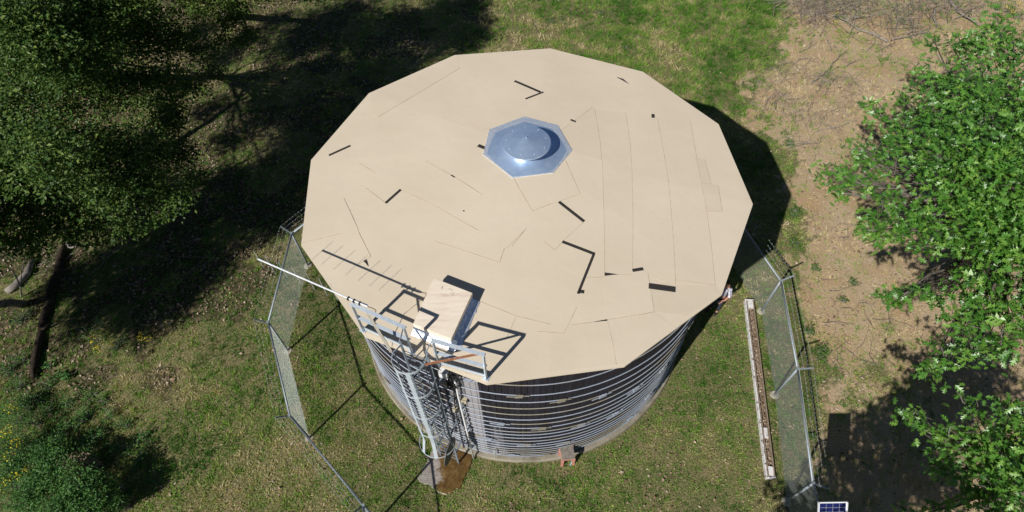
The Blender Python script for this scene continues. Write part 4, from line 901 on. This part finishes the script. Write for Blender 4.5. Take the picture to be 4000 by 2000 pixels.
shrub('low green weeds under the dark shrub', [(180, 1600, .2, .3), (260, 1570, .2, .3), (330, 1620, .2, .35), (260, 1660, .3, .4), (380, 1700, .25, .35), (420, 1620, .15, .3), (480, 1660, .15, .3), (200, 1700, .3, .4), (310, 1740, .3, .4), (430, 1750, .2, .35), (500, 1740, .15, .3), (150, 1560, .15, .3), (400, 1570, .12, .25), (540, 1790, .12, .3), (100, 1560, .2, .35), (60, 1500, .2, .35), (180, 1500, .12, .3), (350, 1540, .12, .3), (20, 1440, .2, .4), (90, 1400, .15, .3), (560, 1700, .1, .3), (600, 1850, .1, .3)], .055, 420, M['shrub'], 33)
shrub('low yellow flowering weeds at the edge of the tree shade', [(380, 1330, .15, .3), (440, 1350, .12, .3), (480, 1320, .12, .25), (560, 1310, .12, .25), (330, 1290, .15, .4), (400, 1260, .15, .3)], .05, 170, M['shrub'], 34, flowers=([(365, 1320, .3, .08), (385, 1355, .3, .1), (545, 1318, .3, .07), (575, 1322, .3, .06), (430, 1340, .3, .06)], 190))
shrub('pale green broad leaved weed near the dead log', [(230, 1465, .08, .22), (255, 1475, .08, .22), (195, 1425, .08, .2)], .12, 160, M['shrub'], 35, k=7)
shrub('green bush under the leaning grey trunk', [(90, 1230, .2, .3), (60, 1250, .2, .3), (115, 1220, .15, .2)], .05, 300, M['shrub'], 36)
shrub('tan dried seed heads rising out of the dark shrub', [(250, 1805, 1.0, .16), (300, 1790, 1.05, .18), (330, 1775, .95, .12), (270, 1825, 1.0, .12)], .05, 900, M['dry'], 37, k=7, spread=.05)
shrub('green weed with yellow flowers behind the oak', [(3950, 30, .3, .35), (3990, 55, .3, .3), (3900, 20, .25, .25)], .06, 300, M['shrub'], 38, flowers=([(3935, 25, .6, .1), (3960, 40, .6, .12), (3985, 15, .6, .1)], 500))
shrub('tiny yellow flowering weed in the dead brush', [(3268, 60, .25, .14)], .05, 500, M['shrub'], 39, flowers=([(3266, 48, .5, .07), (3262, 85, .3, .05)], 900))
M['bright'] = leaf_mat('bright_weed_leaves', [(0, (.04, .1, .015)), (1, (.1, .21, .03))], .55, .2, .3)
wg = 'bright green weeds scattered on the slope and soil'
for i, (px, py, r, lb) in enumerate([(2147, 75, .32, 'tallest bright green weed clump on the grassy slope'), (2190, 75, .22, 'small bright weed beside the tallest clump'), (2345, 45, .26, 'bright green weed clump high on the grassy slope'), (2440, 180, .16, 'small dark weed close above the roof edge'), (2385, 145, .14, 'small weed in the grass above the roof'),
                                     (3100, 825, .30, 'spreading green weed patch on bare soil beyond the tank shadow'), (3103, 945, .26, 'green weed patch beside the outer fence shadow'), (3185, 1045, .15, 'small green weed near the barbed wire arm'), (3330, 1100, .16, 'small green weed in the middle of the bare soil'), (3210, 1375, .3, 'green weed tuft beside the fence shadow'), (3160, 1290, .2, 'green weed tuft between two fence posts'), (3085, 560, .2, 'weed among dead twigs on the soil'), (3290, 1170, .14, 'tiny green weed on orange soil'), (3165, 1700, .2, 'green weed at the foot of the fence')]):
    shrub(lb, [(px, py, r*.35, r), (px+8, py+6, r*.3, r*.7)], .055, 500 if r > .2 else 900, M['bright'], 40+i, name='weed', cat='weed', group=wg, k=8, spread=.04)

# ------------------------------------------------------------------ dead wood
def branch_pts(a, b, wob, n, rg, z0=.03):
    a, b = np.array(a, float), np.array(b, float); t = np.linspace(0, 1, n)[:, None]; P = a*(1-t)+b*t
    w = np.cumsum(rg.normal(0, wob, (n, 3)), 0); w -= t*w[-1]; P += w*[1, 1, .35]; P[:, 2] = np.maximum(P[:, 2], z0); return P
rg = np.random.default_rng(77)
log = thing('dead_log', 'dark rotting log lying across the leaf litter', 'log', U(180, 1230))
P = np.array([U(*p, .13) for p in [(262, 955), (238, 1000), (225, 1070), (205, 1130), (190, 1190), (170, 1240), (158, 1290), (150, 1340), (138, 1400), (130, 1450), (124, 1475)]]); P += rg.normal(0, .02, P.shape)
mb = MB(); mb.tube(P, np.array([.12, .17, .19, .18, .19, .16, .14, .14, .16, .13, .08])*.78, 10); part('wood', mb, M['log'], log, True)
mb = MB(); mb.tube([P[0], U(275, 968, .3), U(300, 962, .45)], [.06, .04, .02], 6); part('stub', mb, M['deadwood'], log)
mb = MB(); mb.tube([P[6]+[.05, 0, .05], P[6]+[.35, .15, .2]], [.05, .02], 6); part('stub', mb, M['log'], log)
l2 = thing('dead_log', 'short grey log behind the leaning trunk', 'log', U(60, 1120))
mb = MB(); mb.tube([U(25, 1140, .1), U(60, 1115, .12), U(105, 1070, .12), U(130, 1010, .12)], [.1, .13, .12, .08], 8); part('wood', mb, M['deadwood'], l2, True)
sap = thing('dead_sapling', 'pale bare dead sapling beside the leaning trunk', 'sapling', U(83, 1160))
b = U(83, 1160); mb = MB(); mb.tube([b, U(80, 1120, .5), U(60, 1075, 1.1), U(20, 1020, 1.8), U(5, 985, 2.2)], [.03, .025, .018, .01, .005], 6); part('stem', mb, M['deadwood'], sap, True)
mb = MB(); mb.tube([U(82, 1125, .45), U(84, 1060, .9), U(100, 1010, 1.3), U(125, 965, 1.7)], [.02, .015, .01, .004], 5); part('stem', mb, M['deadwood'], sap, True)
mb = MB(); mb.tube([U(84, 1060, .9), U(95, 1040, 1.1)], .006, 4); mb.tube([U(60, 1075, 1.1), U(40, 1085, 1.3)], .006, 4); mb.tube([U(40, 1050, 1.45), U(15, 1070, 1.6)], .005, 4); part('twigs', mb, M['deadwood'], sap)
bgp = 'dead grey branches scattered on the tan soil'
BR = [((3465, 160), (3260, 60), .05, 'forked dead branch with a pale broken end on the soil'), ((3650, 40), (3660, 105), .055, 'upright pale dead stump among the brush'), ((3700, 0), (3830, 100), .06, 'thick dark dead branch under the brush at the oak edge'), ((3480, 155), (3630, 115), .04, 'long pale barked branch pointing at the oak'),
      ((3230, 155), (3250, 205), .025, 'short pale split stick on the soil'), ((3115, 205), (3190, 165), .02, 'thin dark stick near the grass edge'), ((3240, 260), (3310, 195), .022, 'forked thin branch below the brush pile'), ((3165, 330), (3245, 260), .02, 'thin stick lying in the twig litter'), ((3300, 260), (3360, 230), .022, 'straight grey stick on the bare soil'),
      ((3120, 230), (3175, 228), .02, 'pale flat stick near the green grass'), ((3020, 265), (3090, 245), .018, 'pale twig at the grass border'), ((3390, 200), (3440, 140), .02, 'curved grey branch under the pale broken one'), ((3200, 480), (3290, 510), .018, 'bent dark twig in the middle of the soil'), ((3180, 520), (3350, 470), .014, 'long thin twig across the bare soil'),
      ((3340, 10), (3320, 130), .035, 'grey branch standing out of the brush pile'), ((3210, 560), (3080, 575), .014, 'thin arched twig beyond the tank shadow'), ((3210, 1260), (3340, 1270), .012, 'curved thin twig on orange soil beside the fence'), ((3470, 0), (3520, 80), .02, 'curved grey branch rising from the brush')]
for i, (a, b, r, lb) in enumerate(BR):
    A, B2_ = U(*a, .06+r), U(*b, .06+r+.1*rg.random()); t = thing('fallen_branch', lb, 'branch', [(A[0]+B2_[0])/2, (A[1]+B2_[1])/2, 0], bgp)
    n = 9; P = branch_pts(A, B2_, .05*np.linalg.norm(B2_-A)/2, n, rg); mb = MB(); mb.tube(P, np.linspace(r, r*.35, n), 6); part('limb', mb, M['deadwood'], t, True)
    for q in range(2):
        j = rg.integers(3, 7); e = P[j]+rg.normal(0, .3, 3)*[1, 1, .2]+(P[-1]-P[0])*.2; e[2] = max(e[2], .04); mb = MB(); mb.tube(branch_pts(P[j], e, .03, 5, rg), np.linspace(r*.45, r*.15, 5), 5); part('side_twig', mb, M['deadwood'], t, True)
def twig_stuff(name, label, cat, spots, n, len_m, rad, zmax, seed):
    rg = np.random.default_rng(seed); mb = MB(); w = np.array([s[3] for s in spots], float); w /= w.sum(); c0_ = U(spots[0][0], spots[0][1])
    for i in range(n):
        s = spots[rg.choice(len(spots), p=w)]; c = U(s[0]+rg.normal()*s[2], s[1]+rg.normal()*s[2]*.45)
        a = rg.normal(.9, .8); d = np.array([math.cos(a), math.sin(a), 0])*len_m*np.exp(rg.normal(0, .45)); z = rg.random()*zmax
        P = branch_pts(c-d/2+[0, 0, z*.4+.02], c+d/2+[0, 0, z+.02], .06, 6, rg, .012); mb.tube(P, np.linspace(rad, rad*.4, 6)*np.exp(rg.normal(0, .35)), 3, cap=False)
    t = thing(name, label, cat, c0_); o = part('twigs', mb, M['brush'], t); o['kind'] = 'stuff'; return t
twig_stuff('brush_pile', 'heap of dead grey brush at the top of the bare soil', 'brush pile', [(3200, 60, 60, 3), (3120, 30, 50, 2), (3300, 20, 60, 2.5), (3400, 60, 70, 1.5), (3560, 40, 70, 2.5), (3540, 110, 40, 1.2), (3680, 30, 60, 1.6), (3800, 30, 60, 1.4)], 720, .95, .0095, .6, 81)
twig_stuff('twig_litter', 'thin layer of dead twigs strewn over the tan soil', 'twigs', [(3220, 310, 50, 2), (3060, 270, 50, 1.2), (3060, 400, 60, 1.5), (3170, 450, 70, 1.5), (3280, 420, 70, 1), (3000, 330, 50, 1), (3150, 560, 60, .7), (3350, 330, 60, .7), (3420, 180, 60, .8), (3250, 700, 90, .7), (3250, 900, 90, .6), (3400, 1200, 110, .6), (3350, 1400, 90, .5), (3200, 1100, 70, .4)], 640, .6, .008, .06, 82)
twig_stuff('twig_litter', 'dead twigs among the leaves under the left trees', 'twigs', [(200, 1040, 90, 1), (700, 950, 150, 1), (1000, 500, 150, 1), (1850, 60, 90, .6), (2000, 60, 90, .5)], 160, .7, .009, .06, 83)

# ------------------------------------------------------------------ grass, litter and pebbles
def scatter(n, keep, seed, ylim=(3.2, 32)):
    rg = np.random.default_rng(seed); y = rg.uniform(ylim[0], ylim[1], n); hw = 16.0+(y-4)*.5
    x = rg.uniform(-1, 1, n)*hw; g, s, l = zones(x, y); r2 = np.hypot(x-TC[0], y-TC[1])
    m = (rg.random(n) < keep(x, y, g, s, l)) & (r2 > 5.44)
    px, _ = PX(np.c_[x, y, np.zeros(n)]); m &= (px[:, 0] > -60) & (px[:, 0] < 4060) & (px[:, 1] > -60) & (px[:, 1] < 2060)
    cpx = pad_in(x, y); m &= ~cpx
    return x[m], y[m], rg
def pad_in(x, y):
    r = np.ones(len(x), bool); cm_ = np.mean(pp, 0)[:2]; q = [cm_+(p[:2]-cm_)*.92 for p in pp]; ar = sum(q[i][0]*q[(i+1) % 7][1]-q[(i+1) % 7][0]*q[i][1] for i in range(7)); sg = np.sign(ar)
    for i in range(7): e = q[(i+1) % 7]-q[i]; r &= sg*(e[0]*(y-q[i][1])-e[1]*(x-q[i][0])) > 0
    return r
def in_trough(x, y): 
    f = (x-a0[0])*dv[0]+(y-a0[1])*dv[1]; g = (x-a0[0])*nv[0]+(y-a0[1])*nv[1]; return (f > -.05) & (f < np.linalg.norm(b0_-a0)+.05) & (g > -.02) & (g < .33)
lush = lambda x, y: fbm(x, y, .42, 55, 3)
xc, yc, rg = scatter(125000, lambda x, y, g, s, l: np.clip(g*(.45+.75*lush(x, y))+.24*s+.42*l, 0, 1)*(~in_trough(x, y)), 5)
nc = len(xc); KB = 9; slope = sst(.0, 4., yc-18)*(xc > -2); inside = (abs(xc-.9) < 7) & (yc < 17)
dryn = fbm(xc, yc, .5, 61, 4); dry2 = fbm(xc, yc, 2.2, 71, 2); gg, ss, ll = zones(xc, yc)
tt_ = .34+(dryn-.5)*2.0+(dry2-.5)*1.2+rg.normal(0, .14, nc)+.10*ll+.30*ss-.05*inside-.12*((xc < -5) & (yc > 9))
gb_ = blobs(xc, yc, [(2050, 1850, .6, 1), (1640, 1720, .7, .9), (1250, 1150, .9, .8), (1300, 1300, 1., .8), (1250, 1450, .9, .7), (1290, 1600, .8, .6), (2200, 1960, .9, .9), (2000, 1980, .8, .6), (3000, 1450, .45, .9), (3020, 1600, .4, .9), (2970, 1300, .3, .8), (2830, 1450, .8, .7), (2780, 1250, .5, .8), (2700, 1650, 1., .5), (2950, 60, 1.6, 1), (2900, 200, 1., .8), (2700, 120, 1.6, .6), (2500, 60, 1.6, .5), (900, 1550, 1.4, .5), (700, 1700, 1.2, .6), (560, 1640, 1., .7), (1000, 1350, 1., .5)])
db_ = blobs(xc, yc, [(1450, 1900, .9, .8), (2080, 1920, .6, .9), (2350, 1850, .8, .6), (1900, 1900, .4, .6), (2640, 1900, 1.1, .5), (1000, 1850, 1.6, .5), (2880, 1200, .6, .9), (2250, 150, 1.6, .5), (1900, 100, 2, .7)])
tt_ = tt_-.34*gb_+.3*db_
hc = (1+.5*gb_)*(.045+.05*rg.random(nc)**1.5)*(1+slope*.8)*(1-.2*inside)*np.exp(rg.normal(0, .25, nc))
rep_ = lambda a: np.repeat(a, KB, 0)
n = nc*KB; spr = rg.normal(0, .032, (n, 2)); x = rep_(xc)+spr[:, 0]; y = rep_(yc)+spr[:, 1]
h = rep_(hc)*(.6+.6*rg.random(n)); a = rg.random(n)*6.283; wv = .008+.006*rg.random(n)
lean = rg.normal(0, .4, (n, 2))+spr*14; b_ = np.c_[x, y, gz(x, y)-.006]; sd_ = np.c_[np.cos(a), np.sin(a), np.zeros(n)]*wv[:, None]
tip = b_+np.c_[lean*h[:, None], h]
V = np.stack([b_-sd_, b_+sd_, tip], 1)
tone = np.clip(rep_(tt_)+rg.normal(0, .09, n), 0, 1)
go = leaf_obj('grass', V, M['blade'], tone, None, np.zeros(3)); go['kind'] = 'stuff'; tag(go, 'short green and yellowing grass covering the yard and the slope', 'grass')
# broad low weeds in the lawn: small leaf rosettes
x, y, rg = scatter(120000, lambda x, y, g, s, l: np.clip(g*(lush(x, y)*2.4-1.0), 0, .8)+.02*l+.015*s, 6)
n = len(x); a = rg.random(n)*6.283; Pp = np.c_[x, y, gz(x, y)+.02+.025*rg.random(n)]
V, s_, _ = build_leaves(Pp, np.c_[np.cos(a), np.sin(a), rg.normal(.25, .2, n)], .055, RH, .45, rg)
go = leaf_obj('lawn_weeds', V, M['blade'], np.clip(rg.normal(.36, .16, n), 0, 1), None, np.zeros(3)); go['kind'] = 'stuff'; tag(go, 'small leafy clover and weeds mixed into the lawn', 'weeds')
# dead leaves
x, y, rg = scatter(125000, lambda x, y, g, s, l: (l*.62+s*.12+g*.03)*(.25+1.4*sst(.4, .65, fbm(x, y, 1.6, 44, 3))), 8)
n = len(x); a = rg.random(n)*6.283; Pp = np.c_[x, y, gz(x, y)+.008+.03*rg.random(n)]
V, s_, _ = build_leaves(Pp, np.c_[np.cos(a), np.sin(a), rg.normal(0, .15, n)], .088, RH*[1, 1.35, 1.6], .45, rg)
go = leaf_obj('leaf_litter', V, M['dry'], np.clip(rg.beta(1.5, 1.6, n), 0, 1), None, np.zeros(3)); go['kind'] = 'stuff'; tag(go, 'brown and tan dead leaves strewn over the ground', 'leaf litter')
# dry leaves inside the trough
m_n = 420; f = rg.random(m_n); g = rg.uniform(.09, .25, m_n); Pp = a0+dv*(f*np.linalg.norm(b0_-a0))[:, None]+nv*g[:, None]+np.c_[np.zeros((m_n, 2)), .06+.05*rg.random(m_n)]; a = rg.random(m_n)*6.283
V, s_, _ = build_leaves(Pp, np.c_[np.cos(a), np.sin(a), rg.normal(0, .15, m_n)], .07, RH*[1, 1.25, 1.6], .4, rg)
go = leaf_obj('trough_leaves', V, M['dry'], rg.beta(2.4, 1.6, m_n), None, np.zeros(3)); go['kind'] = 'stuff'; tag(go, 'dry brown leaves filling the long wooden trough', 'leaves')
# pebbles and wood chips
x, y, rg = scatter(90000, lambda x, y, g, s, l: s*.6*(.4+1.2*sst(.4, .6, fbm(x, y, 1.2, 47)))+l*.05+g*.02, 9)
n = len(x); r = .012*np.exp(rg.normal(0, .4, n)); a = rg.random(n)*6.28; c3 = np.c_[x, y, gz(x, y)+r*.3]
ux = np.c_[np.cos(a), np.sin(a), np.zeros(n)]*r[:, None]*1.5; uy = np.c_[-np.sin(a), np.cos(a), np.zeros(n)]*r[:, None]; uz = np.c_[np.zeros((n, 2)), r*.8]
o6 = np.stack([c3+ux, c3+uy, c3-ux, c3-uy, c3+uz+ux*.2], 1); tri = np.array([(0, 1, 4), (1, 2, 4), (2, 3, 4), (3, 0, 4)])
V = o6[:, tri].reshape(n, 12, 3)
go = leaf_obj('pebbles', V, M['dry'], np.clip(rg.normal(.8, .18, n), 0, 1), None, np.zeros(3)); go['kind'] = 'stuff'; tag(go, 'pale pebbles and wood chips on the bare tan soil', 'pebbles')
print('tris', sum(len(o.data.polygons) for o in bpy.data.objects if o.type == 'MESH'), 'objects', len(bpy.data.objects))
